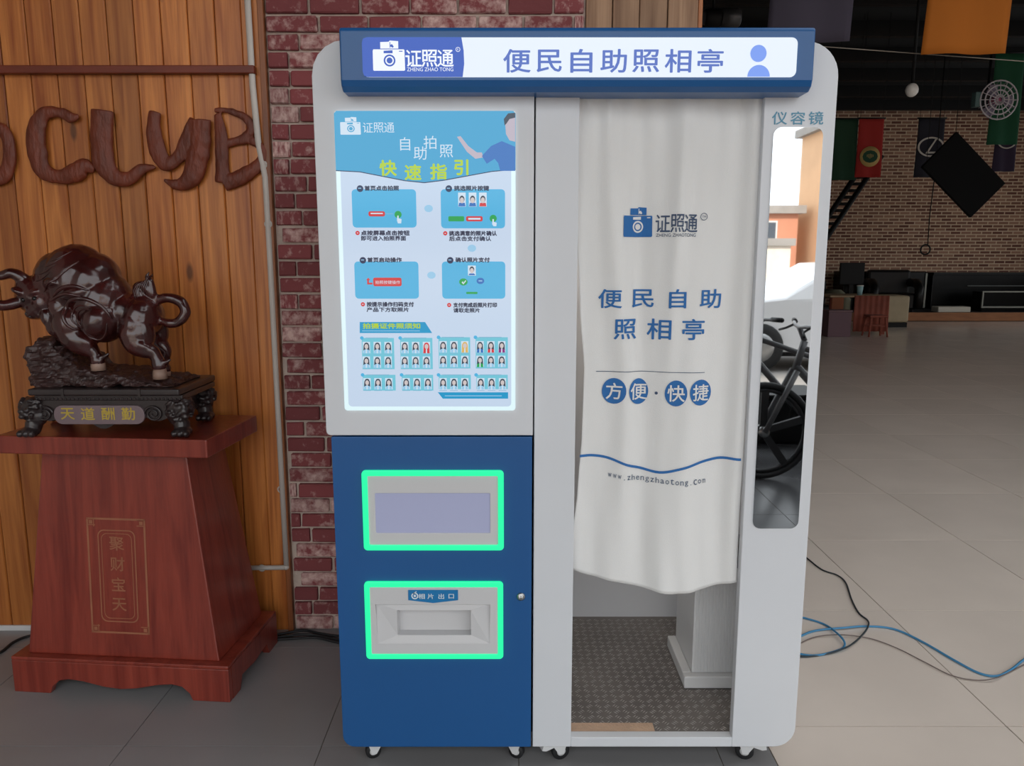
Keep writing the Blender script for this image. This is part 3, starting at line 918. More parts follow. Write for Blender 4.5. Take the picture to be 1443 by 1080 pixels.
lab = MB().prism_y([(g0.x, g1.z), ((g0.x+g1.x)/2, gz), (g1.x, g1.z), (g1.x, g0.z), (g0.x, g0.z)], KY-0.0145, KY-0.012).build('outlet_label', mat('label_blue', (22, 118, 176), 0.4), door)
b2 = MB()
for ch, px in (('相', 595), ('片', 607.5), ('出', 622.5), ('口', 636.5)):
    p = at(px, 837.5, KY); put_char(b2, ch, p.x, p.z, 0.0195, 0.0165, KY-0.0149, 0.012)
p = at(585.5, 837, KY)
b2.add([(x, KY-0.0149, z) for x, z in circle(p.x, p.z, 0.0098) + circle(p.x, p.z, 0.0066)], [(k, (k+1) % 20, 20+(k+1) % 20, 20+k) for k in range(20)])
b2.flat([(p.x-0.006, p.z+0.0075), (p.x+0.004, p.z+0.014), (p.x+0.006, p.z+0.012), (p.x-0.003, p.z+0.006)], KY-0.0149)
b2.flat(circle(p.x, p.z, 0.0035), KY-0.0149)
b2.build('label_lettering', mat('label_white', (226, 236, 240), 0.5), door, recalc=False)
p = at(734, 840, KY)
lk = MB().lathe([(0.0115, KY-0.004), (0.0115, KY-0.008), (0.008, KY-0.010), (0.0, KY-0.010)], (p.x, 0, p.z), 'Y', 16).build('lock', M_steel, door)
MB().box(p.x-0.0012, p.x+0.0012, KY-0.0105, KY-0.0098, p.z-0.005, p.z+0.005).build('keyhole', M_black, lk)

# mirror strip with its heading
MB().prism_y(rrect(0.6635, 0.7895, 0.732, 1.797, 0.022), KY-0.003, KY).build('dressing_mirror', M_mirror, booth)
for i, ch in enumerate('仪容镜'):
    p = at(1098.5 + i*25.6, 166.5, KY); tx = MB(); put_char(tx, ch, p.x, p.z, 0.04, 0.034, KY-0.001, 0.01)
    tx.build('character', mat('teal_lettering', (92, 150, 176), 0.6), booth, recalc=False)

# casters
def caster(cx, cy, r, turn, big):
    b = MB(); b.box(-0.022, 0.022, -0.02, 0.02, ZB-0.006, ZB)
    c = MB()
    for sgn in (-1, 1):
        w_ = 0.013*sgn
        c.prism_y([(-0.006, r-0.006), (0.008, r-0.006), (0.03, ZB-0.012), (0.022, ZB-0.006), (-0.018, ZB-0.006)], w_-0.002, w_+0.002)
    c.prism_y([(-0.016, ZB-0.012), (0.05, ZB-0.026), (0.062, ZB-0.022), (0.058, ZB-0.006), (-0.016, ZB-0.005)], -0.013, 0.013)
    w = MB().lathe([(r*0.45, -0.0095), (r*0.95, -0.0095), (r, -0.007), (r, 0.007), (r*0.95, 0.0095), (r*0.45, 0.0095)], (0, 0, r), 'Y', 20)
    hb = MB().lathe([(r*0.5, -0.0105), (r*0.5, 0.0105)], (0, 0, r), 'Y', 14)
    Rm = Matrix.Rotation(turn, 4, 'Z')
    par = None
    for nm, mb_, m in (('caster_fork', c, M_white2), ('caster_plate', b, M_steel), ('caster_wheel', w, M_dark), ('caster_hub', hb, M_white2)):
        me = mb_.mesh(nm); me.transform(Rm)
        o = put(nm, me, m, par if par else booth, loc=(0, 0, 0))
        if par is None:
            o.location = (cx - booth.location.x, cy - booth.location.y, 0); par = o
caster(at(526, 1060, 2.08).x, 2.08, 0.023, R(20), False)
caster(at(728, 1060, 2.08).x, 2.08, 0.023, R(160), False)
caster(at(789, 1060, 2.08).x, 2.075, 0.027, R(200), True)
caster(at(1048, 1060, 2.08).x, 2.075, 0.027, R(-15), True)
for cx in (-0.43, 0.02, 0.12, 0.74): caster(cx, 2.72, 0.025, R(35), False)

# unseen lamp panel added under the booth roof to brighten the interior
MB().box(0.30, 0.62, 2.25, 2.65, 1.915, 1.94).build('added_booth_lamp', mat('added_lamp_diffuser', (220, 220, 220), 0.5, emit=(255, 240, 222), estr=6.0), booth)
# seat cabinet inside the booth
seat = thing('seat_cabinet', 'white ribbed seat cabinet with skirting standing inside the booth', 'cabinet', (0.66, 2.41, 0.095))
sb = MB().box(0.585, 0.783, 2.315, 2.56, 0.0965, 0.50).build('cabinet_box', M_white2, seat)
nx_ = 0
x = 0.592
while x < 0.778:
    MB().box(x, x+0.0055, 2.311, 2.315, 0.14, 0.495).build('rib', M_white2, seat); x += 0.0105
MB().box(0.555, 0.585, 2.3155, 2.56, 0.0965, 0.138).build('skirting', M_white2, seat, bevel=0.004)
MB().box(0.555, 0.783, 2.285, 2.315, 0.0965, 0.138).build('skirting', M_white2, seat, bevel=0.004)
MB().box(0.57, 0.783, 2.29, 2.575, 0.50, 0.535).build('seat_pad', mat('black_vinyl', (30, 30, 32), 0.45), seat, bevel=0.012)

# curtain hanging in the booth opening
CY0 = KY + 0.028
def interp(tab, v):
    for (a0, b0), (a1, b1) in zip(tab, tab[1:]):
        if (a0 <= v <= a1) or (a1 <= v <= a0):
            t = (v-a0)/(a1-a0); t = t*t*(3-2*t)*0.5 + t*0.5
            return b0 + (b1-b0)*t
    return tab[0][1] if abs(v-tab[0][0]) < abs(v-tab[-1][0]) else tab[-1][1]
def row_pts(l): return [(at(px, py, CY0).z, at(px, py, CY0).x) for px, py in l]
LEFT = row_pts([(812, 133), (811, 220), (813, 330), (817, 430), (823, 520), (820, 610), (814, 690), (806, 760), (802, 806), (801, 840)])
RIGHT = row_pts([(1078, 133), (1074, 230), (1067, 340), (1058, 440), (1052, 540), (1047, 640), (1042, 720), (1038, 800), (1036, 840)])
ZTOP = 1.90
HEM = [(px, at(px, py, CY0-0.012).z) for px, py in ((802, 805), (830, 812), (870, 820), (910, 829), (945, 834.5), (975, 833), (1005, 828), (1037, 822))]
def hem(u):
    q = 802 + 235*u
    for (a0, b0), (a1, b1) in zip(HEM, HEM[1:]):
        if q <= a1: return b0 + (b1-b0)*(q-a0)/(a1-a0)
    return HEM[-1][1]
def fold(u, z):
    t = (ZTOP - z) / 1.35
    g = lambda c, w: math.exp(-((u-c)/w)**2)
    y = 0.0
    y -= 0.020*g(0.17 + 0.16*t, 0.075)*min(1, t*3+0.2)*(1-0.3*t)
    y += 0.018*g(0.40 - 0.06*math.sin(3*t), 0.085)*min(1, t*2.5+0.2)
    y -= 0.016*g(0.60 - 0.16*t, 0.05)*math.exp(-((t-0.1)/0.45)**2)
    y -= 0.014*g(0.62 + 0.03*t, 0.11)*min(1, t*1.6)
    y += 0.012*g(0.86, 0.06)*(0.3+0.7*t)
    y -= 0.010*g(0.96, 0.05)
    y -= 0.024*g(0.5, 0.3)*t*t
    y += 0.0045*math.sin(2*math.pi*(8.5*u + 0.3*math.sin(5*u)))*math.exp(-t*7)
    y += 0.004*math.sin(2*math.pi*(3.1*u+1.2*t))*t
    y += 0.0035*math.sin(2*math.pi*(6.5*u-2*t+0.2))*max(0, t-0.78)*4
    y += 0.0018*noise.noise(Vector((u*7, t*5, 3.0)))
    return y
def cur_y(x, z):
    xl, xr = interp(LEFT, z), interp(RIGHT, z)
    u = (x-xl)/(xr-xl)
    return CY0 + fold(max(0, min(1, u)), z)
cb = MB(); NU, NV = 110, 130
for j in range(NV+1):
    for i in range(NU+1):
        u = i/NU; z = ZTOP + (hem(u)-ZTOP)*j/NV
        xl, xr = interp(LEFT, z), interp(RIGHT, z)
        cb.v.append((xl+(xr-xl)*u, CY0 + fold(u, z), z))
for j in range(NV):
    for i in range(NU):
        k = j*(NU+1)+i
        cb.f.append((k, k+1, k+NU+2, k+NU+1)); cb.sm.append(True)
curtain = thing('booth_curtain', 'white printed fabric curtain hanging in the booth doorway', 'curtain', (0.4, CY0, 0.56))
cl = cb.build('cloth', M_fabric, curtain, recalc=False)
so = cl.modifiers.new('thick', 'SOLIDIFY'); so.thickness = 0.0012; so.offset = 1
rod = MB().tube([(0.165, CY0+0.012, 1.885), (0.645, CY0+0.012, 1.885)], 0.006, 10).build('curtain_rod', M_steel, booth)

def curtain_mesh(mb_, name, m):
    """print on the cloth: cut finely, then laid onto the folds"""
    me = mb_.mesh(name, recalc=False)
    bm = bmesh.new(); bm.from_mesh(me)
    xs_ = [v.co.x for v in bm.verts]; zs_ = [v.co.z for v in bm.verts]
    for lo, hi, nrm in ((min(xs_), max(xs_), (1, 0, 0)), (min(zs_), max(zs_), (0, 0, 1))):
        q = math.ceil(lo/0.008)*0.008
        while q < hi:
            bmesh.ops.bisect_plane(bm, geom=bm.verts[:]+bm.edges[:]+bm.faces[:], plane_co=(q*nrm[0], 0, q*nrm[2]), plane_no=nrm)
            q += 0.008
    for v in bm.verts: v.co.y = cur_y(v.co.x, v.co.z) - 0.0022 + v.co.y
    bm.to_mesh(me); bm.free()
    me.transform(Matrix.Translation(-curtain.location))
    return put(name, me, m, cl)
def cpt(px, py):
    v = at(px, py, CY0-0.005); return v.x, v.z
S = at(1000, 500, CY0).x - at(999, 500, CY0).x
body, hole, ink = MB(), MB(), MB()
q0, q1 = cpt(878, 334), cpt(921, 291.5)
camera_logo(body, hole, lambda u, w: (q0[0] + (q1[0]-q0[0])*u, q0[1] + (q1[1]-q0[1])*w), 0, 0)
for i, ch in enumerate('证照通'):
    x, z = cpt(934 + i*19.5, 315); put_char(ink, ch, x, z, 20*S, 27*S, 0, 0.008)
x0, z = cpt(925, 331.5); x1, _ = cpt(980, 331.5)
put_line(ink, 'ZHENG ZHAOTONG', x0, x1, z, 4.5*S, 0)
x, z = cpt(992, 305.5)
ink.add([(a, 0, b) for a, b in circle(x, z, 5*S) + circle(x, z, 4.2*S)], [(k, (k+1) % 20, 20+(k+1) % 20, 20+k) for k in range(20)])
put_line(ink, 'TM', x-2.6*S, x+2.6*S, z, 3*S, 0)
late = []
for i, ch in enumerate('便民自助'):
    x, z = cpt(859.5 + i*47.2, 421); t_ = MB(); put_char(t_, ch, x, z, 34*S, 28*S, 0, 0.013); late.append((t_, 'character', M_print, 0))
for i, ch in enumerate('照相亭'):
    x, z = cpt(881 + i*47.5, 464); t_ = MB(); put_char(t_, ch, x, z, 35*S, 31*S, 0, 0.013); late.append((t_, 'character', M_print, 0))
xa, za = cpt(840, 523.5); xb, zb_ = cpt(992, 524.5)
ink.add([(xa, 0, za-0.0008), (xb, 0, zb_-0.0008), (xb, 0, zb_+0.0008), (xa, 0, za+0.0008)], [(0, 1, 2, 3)])
for cx, cy, ch, rx in ((865, 551, '方', 17), (900, 552, '便', 14), (951, 553.5, '快', 15.5), (986, 552.5, '捷', 16)):
    x, z = cpt(cx, cy)
    t_ = MB(); t_.flat(circle(x, z, rx*S, 28, 18.5*S), 0); late.append((t_, 'round_badge', M_print, 0))
    t_ = MB(); put_char(t_, ch, x, z, 25*S, 25*S, 0, 0.012); late.append((t_, 'character', M_fabric, 0.0012))
x, z = cpt(924.5, 554); ink.flat(circle(x, z, 2.2*S, 10), 0)
arc = smooth_path([cpt(817, 643), cpt(835, 642), cpt(860, 646), cpt(895, 658), cpt(928, 664.5), cpt(958, 658), cpt(990, 650), cpt(1020, 646), cpt(1043, 647)], 6)
n = len(arc)
wave = MB(); late.append((wave, 'blue_wave_line', M_print, 0))
wave.add([(x, 0, z+0.0036) for x, z in arc] + [(x, 0, z-0.0036) for x, z in arc], [(i, n+i, n+i+1, i+1) for i in range(n-1)])
url = 'www.zhengzhaotong.com'
for i, ch in enumerate(url):
    px = 859 + i*6.62
    py = 669 + 9*math.sin(math.pi*min(1, (i/20))*0.62)
    x, z = cpt(px, py)
    if ch in 'wwzenaom': h_ = 6.0
    elif ch == '.': h_ = 1.4; z -= 3*S
    else: h_ = 8.2
    put_char(ink, ch, x, z + (1.2*S if ch in 'ht' else (-1.2*S if ch == 'g' else 0)), (4.8 if ch != '.' else 1.4)*S, h_*S, 0, 0, fit=True)
o = curtain_mesh(body, 'camera_logo', M_print); o['kind'] = 'stuff'
o = curtain_mesh(hole, 'logo_lens', M_fabric); o['kind'] = 'stuff'
for v in o.data.vertices: v.co.y -= 0.0012
o = curtain_mesh(ink, 'fine_print', M_print2); o['kind'] = 'stuff'
for t_, nm, m, dy in late:
    o = curtain_mesh(t_, nm, m)
    for v in o.data.vertices: v.co.y -= dy

# ------------------------------------------------------------------ pedestal
M_ped = wood_mat('red_lacquered_wood', (112, 36, 26), (150, 62, 46), rough=0.3, coat=0.5, ring=6, knots=False, rnd=0.02)
M_ped_d = mat('pedestal_gilt_print', (158, 100, 72), 0.5, var=0.12, scale=12)
ped = thing('pedestal', 'red lacquered wooden pedestal tapering upward under the bull statue', 'pedestal', (-1.306, 2.598, 0), R(-5))
def frustum(x0, x1, y0, y1, z0, X0, X1, Y0, Y1, z1):
    return MB().add([(x0,y0,z0),(x1,y0,z0),(x1,y1,z0),(x0,y1,z0),(X0,Y0,z1),(X1,Y0,z1),(X1,Y1,z1),(X0,Y1,z1)],
                    [(0,3,2,1),(4,5,6,7),(0,1,5,4),(1,2,6,5),(2,3,7,6),(3,0,4,7)])
HW, HD = 0.383, 0.205
# scalloped base boards
arch = [(-HW, 0), (-HW+0.13, 0), (-HW+0.14, 0.025), (-HW+0.165, 0.048), (-HW+0.20, 0.055), (-HW+0.25, 0.050), (-0.06, 0.034), (0, 0.028), (0.06, 0.034), (HW-0.25, 0.050),
        (HW-0.20, 0.055), (HW-0.165, 0.048), (HW-0.14, 0.025), (HW-0.13, 0), (HW, 0), (HW, 0.118), (-HW, 0.118)]
MB().prism_y(arch, -HD, -HD+0.025).build('base_board', M_ped, ped, bevel=0.003, local=True)
MB().prism_y(arch, HD-0.025, HD).build('base_board', M_ped, ped, local=True)
side = [(-HD+0.025, 0), (-HD+0.08, 0), (-HD+0.10, 0.045), (0, 0.035), (HD-0.10, 0.045), (HD-0.08, 0), (HD-0.025, 0), (HD-0.025, 0.118), (-HD+0.025, 0.118)]
MB().prism_x(side, HW-0.025, HW).build('base_board', M_ped, ped, local=True)
MB().prism_x(side, -HW, -HW+0.025).build('base_board', M_ped, ped, local=True)
MB().box(-HW, HW, -HD, HD, 0.118, 0.13).build('base_top', M_ped, ped, bevel=0.003, local=True)
colm = frustum(-0.340, 0.340, -0.176, 0.176, 0.13, -0.250, 0.250, -0.13, 0.13, 0.838).build('column', M_ped, ped, bevel=0.004, local=True)
MB().box(-0.36, 0.355, -0.193, 0.193, 0.838, 0.898).build('cap', M_ped, ped, bevel=0.004, local=True)
# gilt panel on the tapering front: frame, inner frame and four characters
def onface(x, z): return -0.176 + (z-0.13)/(0.838-0.13)*0.046 - 0.0012
fr = MB()
def strip(x0, x1, z0, z1):
    fr.add([(x0, onface(0, z0), z0), (x1, onface(0, z0), z0), (x1, onface(0, z1), z1), (x0, onface(0, z1), z1)], [(0, 1, 2, 3)])
px0, px1, pz0, pz1 = -0.106, 0.100, 0.213, 0.612
t = 0.0065
strip(px0, px1, pz0, pz0+t); strip(px0, px1, pz1-t, pz1); strip(px0, px0+t, pz0, pz1); strip(px1-t, px1, pz0, pz1)
for (cx, cz) in ((px0, pz0), (px1-0.03, pz0), (px0, pz1-0.03), (px1-0.03, pz1-0.03)):
    strip(cx+0.009, cx+0.021, cz+0.009, cz+0.021); strip(cx, cx+0.03, cz+0.024, cz+0.027); strip(cx+0.024, cx+0.027, cz, cz+0.03); strip(cx, cx+0.03, cz+0.004, cz+0.007)
ix0, ix1, iz0, iz1 = px0+0.037, px1-0.037, pz0+0.04, pz1-0.04
n = 40
oo = rrect(ix0, ix1, iz0, iz1, 0.022); ii = rrect(ix0+0.004, ix1-0.004, iz0+0.004, iz1-0.004, 0.019)
m2 = len(oo)
fr.add([(x, onface(x, z), z) for x, z in oo + ii], [(k, (k+1) % m2, m2+(k+1) % m2, m2+k) for k in range(m2)])
oo = rrect(ix0+0.012, ix1-0.012, iz0+0.012, iz1-0.012, 0.02); ii = rrect(ix0+0.0145, ix1-0.0145, iz0+0.0145, iz1-0.0145, 0.018)
fr.add([(x, onface(x, z), z) for x, z in oo + ii], [(k, (k+1) % m2, m2+(k+1) % m2, m2+k) for k in range(m2)])
o = fr.build('gilt_frame', M_ped_d, colm, local=True, recalc=False); o['kind'] = 'stuff'
for ch, z in (('聚', 0.525), ('财', 0.455), ('宝', 0.385), ('天', 0.315)):
    c_ = MB(); put_char(c_, ch, -0.003, z, 0.054, 0.052, 0, 0.012, mapf=onface)
    c_.build('character', M_ped_d, colm, local=True, recalc=False)

# ------------------------------------------------------------------ bull statue
M_bull = mat('polished_rosewood', (58, 19, 17), 0.26, var=0.5, scale=14, coat=0.6)
M_stand = mat('dark_carved_wood', (44, 34, 34), 0.38, var=0.25, scale=20, coat=0.3)
M_rockw = mat('carved_rock_wood', (58, 36, 34), 0.42, var=0.3, scale=18, coat=0.3, bump=0.5, bscale=60, stretch=(1, 2, 4))
M_hoof = mat('pale_hoof', (150, 122, 108), 0.45, var=0.1, scale=20)
statue = thing('bull_statue', 'dark carved bull statue with curled tail on a lion-footed stand', 'statue', (-1.31, 2.53, 0.898))
BY = 2.53
UP = at(0, 500, BY).x; U = (at(100, 450, BY).x - at(0, 450, BY).x)/100.0     # metres per photo pixel at the bull
def bp(px, py, d=0.0):
    v = at(px, py, BY); return Vector((v.x, BY + d, v.z))
def ball(mb, px, py, d, rx, ry, rz, ang=0.0):
    """ellipsoid, sizes in photo pixels; ry is the depth radius; ang tilts it in the picture plane"""
    mb.sphere(bp(px, py, d), (rx*U, ry*U, rz*U), 20, 14, Matrix.Rotation(R(ang), 3, 'Y'))
def chain(mb, pts, n=6):
    for (px, py, d, r) in smooth_path(pts, n):
        mb.sphere(bp(px, py, d), r*U, 12, 8)
B = MB()
ball(B, 110, 401, 0.0, 50, 43, 56, 8)           # hump and shoulders
ball(B, 129, 402, 0.0, 38, 42, 47, 25)
ball(B, 92, 398, 0.0, 40, 36, 44, -20)
ball(B, 82, 412, -0.005, 34, 33, 42, 25)        # neck
ball(B, 143, 428, 0.0, 42, 43, 48, 25)          # barrel
ball(B, 156, 451, -0.03, 27, 34, 31, 20)        # belly bulge
ball(B, 113, 455, -0.025, 29, 36, 36, -12)      # chest
ball(B, 178, 438, 0.01, 34, 36, 27, 30)         # loin
ball(B, 203, 447, 0.0, 26, 36, 30, 10)          # rump
ball(B, 203, 464, -0.045, 23, 19, 31, -15)      # near haunch
ball(B, 208, 464, 0.05, 19, 16, 26, -20)
ball(B, 58, 416, -0.03, 27, 23, 26, -35)        # head
ball(B, 66, 433, -0.045, 17, 16, 16, -20)       # muzzle
ball(B, 50, 404, -0.03, 18, 20, 16, 0)          # poll
ball(B, 74, 425, -0.065, 11, 9, 13, -30)        # cheek
ball(B, 60, 441, -0.055, 9, 10, 7, 15)          # nose
ball(B, 72, 442, -0.055, 7, 9, 6, 0)            # jaw
ball(B, 80, 402, -0.03, 9, 10, 5, 40)           # ear
chain(B, [(108, 456, -0.05, 22), (120, 472, -0.06, 20), (134, 483, -0.065, 15), (145, 492, -0.065, 10), (150, 499, -0.065, 8.5), (152, 505, -0.065, 10)])   # near fore leg
chain(B, [(104, 452, 0.05, 19), (98, 476, 0.06, 15), (104, 494, 0.06, 9), (98, 506, 0.06, 8), (97, 514, 0.06, 9)])
chain(B, [(199, 468, -0.05, 20), (204, 481, -0.055, 17), (216, 489, -0.06, 12.5), (226, 493, -0.06, 10), (232, 501, -0.06, 8.5), (236, 511, -0.06, 10)])   # near hind leg
chain(B, [(205, 468, 0.05, 17), (214, 486, 0.055, 12), (224, 498, 0.055, 8), (220, 514, 0.055, 7), (222, 523, 0.055, 8.5)])
chain(B, [(236, 507, -0.06, 5), (246, 507, -0.065, 3.6), (252, 503, -0.065, 2)])     # dew claw spur
chain(B, [(152, 501, -0.065, 5), (162, 499, -0.07, 3.5), (168, 495, -0.07, 2)])
chain(B, [(207, 428, 0.0, 7), (218, 424, 0.0, 7), (238, 420, 0.0, 7), (255, 426, 0.0, 7.5), (262, 440, -0.005, 7.5), (254, 453, -0.01, 7), (240, 455, -0.012, 6.5), (226, 451, -0.012, 5), (221, 449, -0.012, 3)], 8)   # tail curl
chain(B, [(212, 424, -0.01, 5), (200, 416, -0.01, 8), (196, 406, -0.01, 7), (203, 402, -0.01, 6), (211, 408, -0.01, 7), (217, 414, -0.01, 6), (214, 398, -0.01, 5), (209, 390, -0.01, 3.2), (212, 384, -0.01, 1.6)], 6)     # tail tuft
chain(B, [(46, 393, -0.05, 9), (34, 385, -0.06, 7.5), (18, 389, -0.07, 6), (2, 390, -0.075, 4), (-10, 383, -0.075, 2)], 8)       # horns
chain(B, [(44, 425, -0.075, 8), (32, 428, -0.10, 7.5), (18, 422, -0.12, 5.5), (6, 418, -0.125, 3.6), (-3, 413, -0.125, 2)], 8)
# raised muscles, folds of the dewlap and the carved collar round the belly
def ridge(px, d, r):
    B.tube([bp(a, b, c) for a, b, c in smooth_path(px, 8)], r*U, 8)
ball(B, 118, 462, -0.075, 13, 9, 15, -30); ball(B, 100, 432, -0.072, 13, 11, 16, -15); ball(B, 96, 452, -0.07, 9, 8, 12, -10)
ball(B, 154, 450, -0.08, 19, 18, 22, 20)
ball(B, 126, 412, -0.07, 24, 16, 12, -12); ball(B, 200, 458, -0.075, 10, 8, 16, -10); ball(B, 212, 466, -0.07, 6, 6, 14, 10)
ball(B, 46, 409, -0.075, 10, 7, 4.5, 25); ball(B, 68, 411, -0.072, 9, 7, 4.5, -20)      # brows
chain(B, [(80, 404, -0.05, 5), (90, 398, -0.085, 6.5), (99, 397, -0.10, 4), (104, 399, -0.10, 1.5)])   # ear
ball(B, 84, 446, -0.07, 8, 8, 13, -15); ball(B, 92, 460, -0.07, 8, 8, 12, -15)          # dewlap
ball(B, 138, 478, -0.08, 9, 8, 13, -50); ball(B, 214, 484, -0.075, 8, 7, 12, -60)
bull_me = remesh(B, 'bull', 0.0038, 3, M_bull, lambda c: 0.0016*noise.noise(Vector((c.x*40, c.y*40, c.z*40))))
bull = put('bull', bull_me, None, statue)
bull_me.transform(Matrix.Translation(-statue.location))
def bulge(name, paths, r, m=None):
    b = MB()
    for path in paths:
        q = smooth_path(path, 8)
        nn = len(q)
        b.tube([bp(a, c, d) for a, c, d in q], [max(0.25, math.sin(math.pi*(i+0.5)/nn)**0.6)*r*U for i in range(nn)], 8)
    return b.build(name, m or M_bull, bull)
from mathutils.bvhtree import BVHTree
bvh = BVHTree.FromPolygons([v.co + statue.location for v in bull_me.vertices], [tuple(p.vertices) for p in bull_me.polygons])
def skin(px, py, lift=0.0):
    """front surface of the bull at this height and side position"""
    o_ = bp(px, py, -0.5); h = bvh.ray_cast(o_, Vector((0, 1, 0)))
    return (h[0] + Vector((0, -lift, 0))) if h[0] is not None else bp(px, py, 0.0)
def fold_line(name, pts, r, lift=0.0, m=None):
    q = smooth_path(pts, 7); nn = len(q)
    P3 = [skin(a, c, lift) for a, c in q]
    for _ in range(3):
        P3 = [P3[0]] + [(P3[i-1] + P3[i]*2 + P3[i+1])/4 for i in range(1, nn-1)] + [P3[-1]]
    MB().tube(P3, [max(0.3, math.sin(math.pi*(i+0.5)/nn)**0.5)*r*U for i in range(nn)], 8).build(name, m or M_bull, bull)
for k in range(5):      # wrinkles of the neck
    fold_line('neck_fold', [(84+k*2, 410-k*3), (92+k*4, 400-k*4), (104+k*5, 392-k*5), (112+k*4, 384-k*4)], 1.8)
ring_pts = [(140 + 34*math.cos(R(a))*math.cos(R(-25)) - 30*math.sin(R(a))*math.sin(R(-25)), 444 + 34*math.cos(R(a))*math.sin(R(25)) - 30*math.sin(R(a))*math.cos(R(25))) for a in range(20, 290, 27)]
fold_line('belly_collar', [(134, 463), (121, 455), (114, 440), (118, 425), (133, 418), (152, 422), (168, 434), (176, 446)], 3.2, 0.002)
fold_line('belly_fold', [(139, 462), (126, 450), (124, 438), (134, 428), (150, 431)], 1.4, 0.001)
fold_line('belly_fold', [(143, 464), (131, 452), (131, 440), (139, 433), (152, 434)], 1.4, 0.001)
fold_line('belly_fold', [(172, 452), (168, 468), (156, 476), (143, 470)], 2.0, 0.001)
fold_line('shoulder_fold', [(98, 416), (112, 404), (130, 402), (146, 408)], 3.0, 0.0)
fold_line('shoulder_fold', [(92, 424), (104, 416), (120, 412), (138, 416)], 2.4, 0.0)
for k, (x, y) in enumerate([(84, 398), (90, 388), (97, 378), (105, 370)]):
    fold_line('back_fold', [(x-16, y-2), (x-4, y-6), (x+10, y-16)], 1.2)
for px, py in ((70, 419), (54, 421)):
    MB().sphere(skin(px, py, -0.002), 3.2*U, 10, 7).build('eye', mat('black_gloss', (14, 10, 10), 0.1), bull)
for px, py in ((62, 444), (57, 440)):
    MB().sphere(skin(px, py, -0.001), 2.0*U, 8, 6).build('nostril', M_stand, bull)
for k in range(6):      # carved strands of the tail tuft
    fold_line('tuft_strand', [(197+k*3, 420-k), (194+k*3.2, 410-k), (199+k*3, 401-k*2), (207+k*1.5, 396-k*2)], 1.2)
for px, py, d, w_, h_ in ((153, 511, -0.065, 9.5, 7), (237, 523, -0.06, 9.5, 7), (97, 521, 0.06, 8, 7), (222, 529, 0.055, 8, 6)):
    c = bp(px, py, d)
    MB().lathe([(w_*U*1.02, -h_*U), (w_*U, 0), (w_*U*0.86, h_*U)], c, 'Z', 16).build('hoof', M_hoof, bull)

# carved rock under the bull
Rk = MB()
def rb(x0, x1, y0, y1, z0, z1): Rk.box(x0, x1, y0, y1, z0, z1)
zr = 1.056
rx = lambda px: at(px, 530, BY).x
prof_r = [(62, 530), (62, 505), (58, 497), (64, 482), (78, 474), (92, 476), (98, 488), (112, 500), (128, 514), (150, 520), (185, 524), (215, 530), (232, 532), (250, 538), (258, 545), (262, 549)]
pts = [(bp(a, b).x, max(bp(a, b).z, zr+0.004)) for a, b in prof_r]
pts = [(pts[0][0], zr)] + pts + [(pts[-1][0], zr)]
Rk.prism_y(list(reversed(pts)), 2.44, 2.66)
rk_me = remesh(Rk, 'rock', 0.0065, 6, M_rockw, lambda c: 0.014*noise.noise(Vector((c.x*24, c.y*24, c.z*50))) + 0.008*noise.noise(Vector((c.x*60 + c.z*50, c.y*60, c.z*130))))
for v in rk_me.vertices:
    if v.co.z < zr+0.001: v.co.z = zr+0.001
rk_me.transform(Matrix.Translation(-statue.location))
put('rock', rk_me, None, statue)
for p in rk_me.polygons: p.use_smooth = False

# stand: top board, apron, plaque, lion feet
zs = 0.8985
x0_, x1_ = at(38, 553, 2.41).x, at(250, 553, 2.41).x
stand = MB().box(x0_, x1_+0.005, 2.41, 2.715, 1.034, 1.056).build('top_board', M_stand, statue, bevel=0.006, seg=3)
MB().box(x0_+0.012, x1_+0.008, 2.425, 2.70, 1.016, 1.034).build('moulding', M_stand, statue, bevel=0.003)
n = 36
bd = MB()
for i in range(n):
    xx = x0_+0.02 + (x1_-x0_-0.02)*i/(n-1)
    bd.sphere((xx, 2.424, 1.022), 0.0042, 8, 6)
o = bd.build('bead_row', M_stand, statue); o['kind'] = 'stuff'
for a in (88, 196):
    MB().box(at(a, 553, 2.41).x-0.004, at(a, 553, 2.41).x+0.004, 2.4075, 2.412, 1.033, 1.057).build('board_clasp', M_stand, stand)
ax0, ax1 = at(48, 580, 2.43).x, at(240, 580, 2.43).x
sc_ = []
m3 = 40
for i in range(m3+1):
    u = i/m3
    drop = 0.052 + 0.016*abs(math.sin(u*math.pi*5)) + 0.026*math.exp(-((u-0.5)/0.16)**2)
    sc_.append((ax0 + (ax1-ax0)*u, 1.016-drop))
MB().prism_y(sc_ + [(ax1, 1.018), (ax0, 1.018)], 2.432, 2.445).build('apron', M_stand, statue)
MB().prism_y(sc_ + [(ax1, 1.018), (ax0, 1.018)], 2.675, 2.688).build('apron', M_stand, statue)
sy = [(2.445, 0.955), (2.49, 0.95), (2.56, 0.935), (2.63, 0.95), (2.675, 0.955), (2.675, 1.018), (2.445, 1.018)]
MB().prism_x(sy, ax1-0.013, ax1).build('apron', M_stand, statue)
MB().prism_x(sy, ax0, ax0+0.013).build('apron', M_stand, statue)
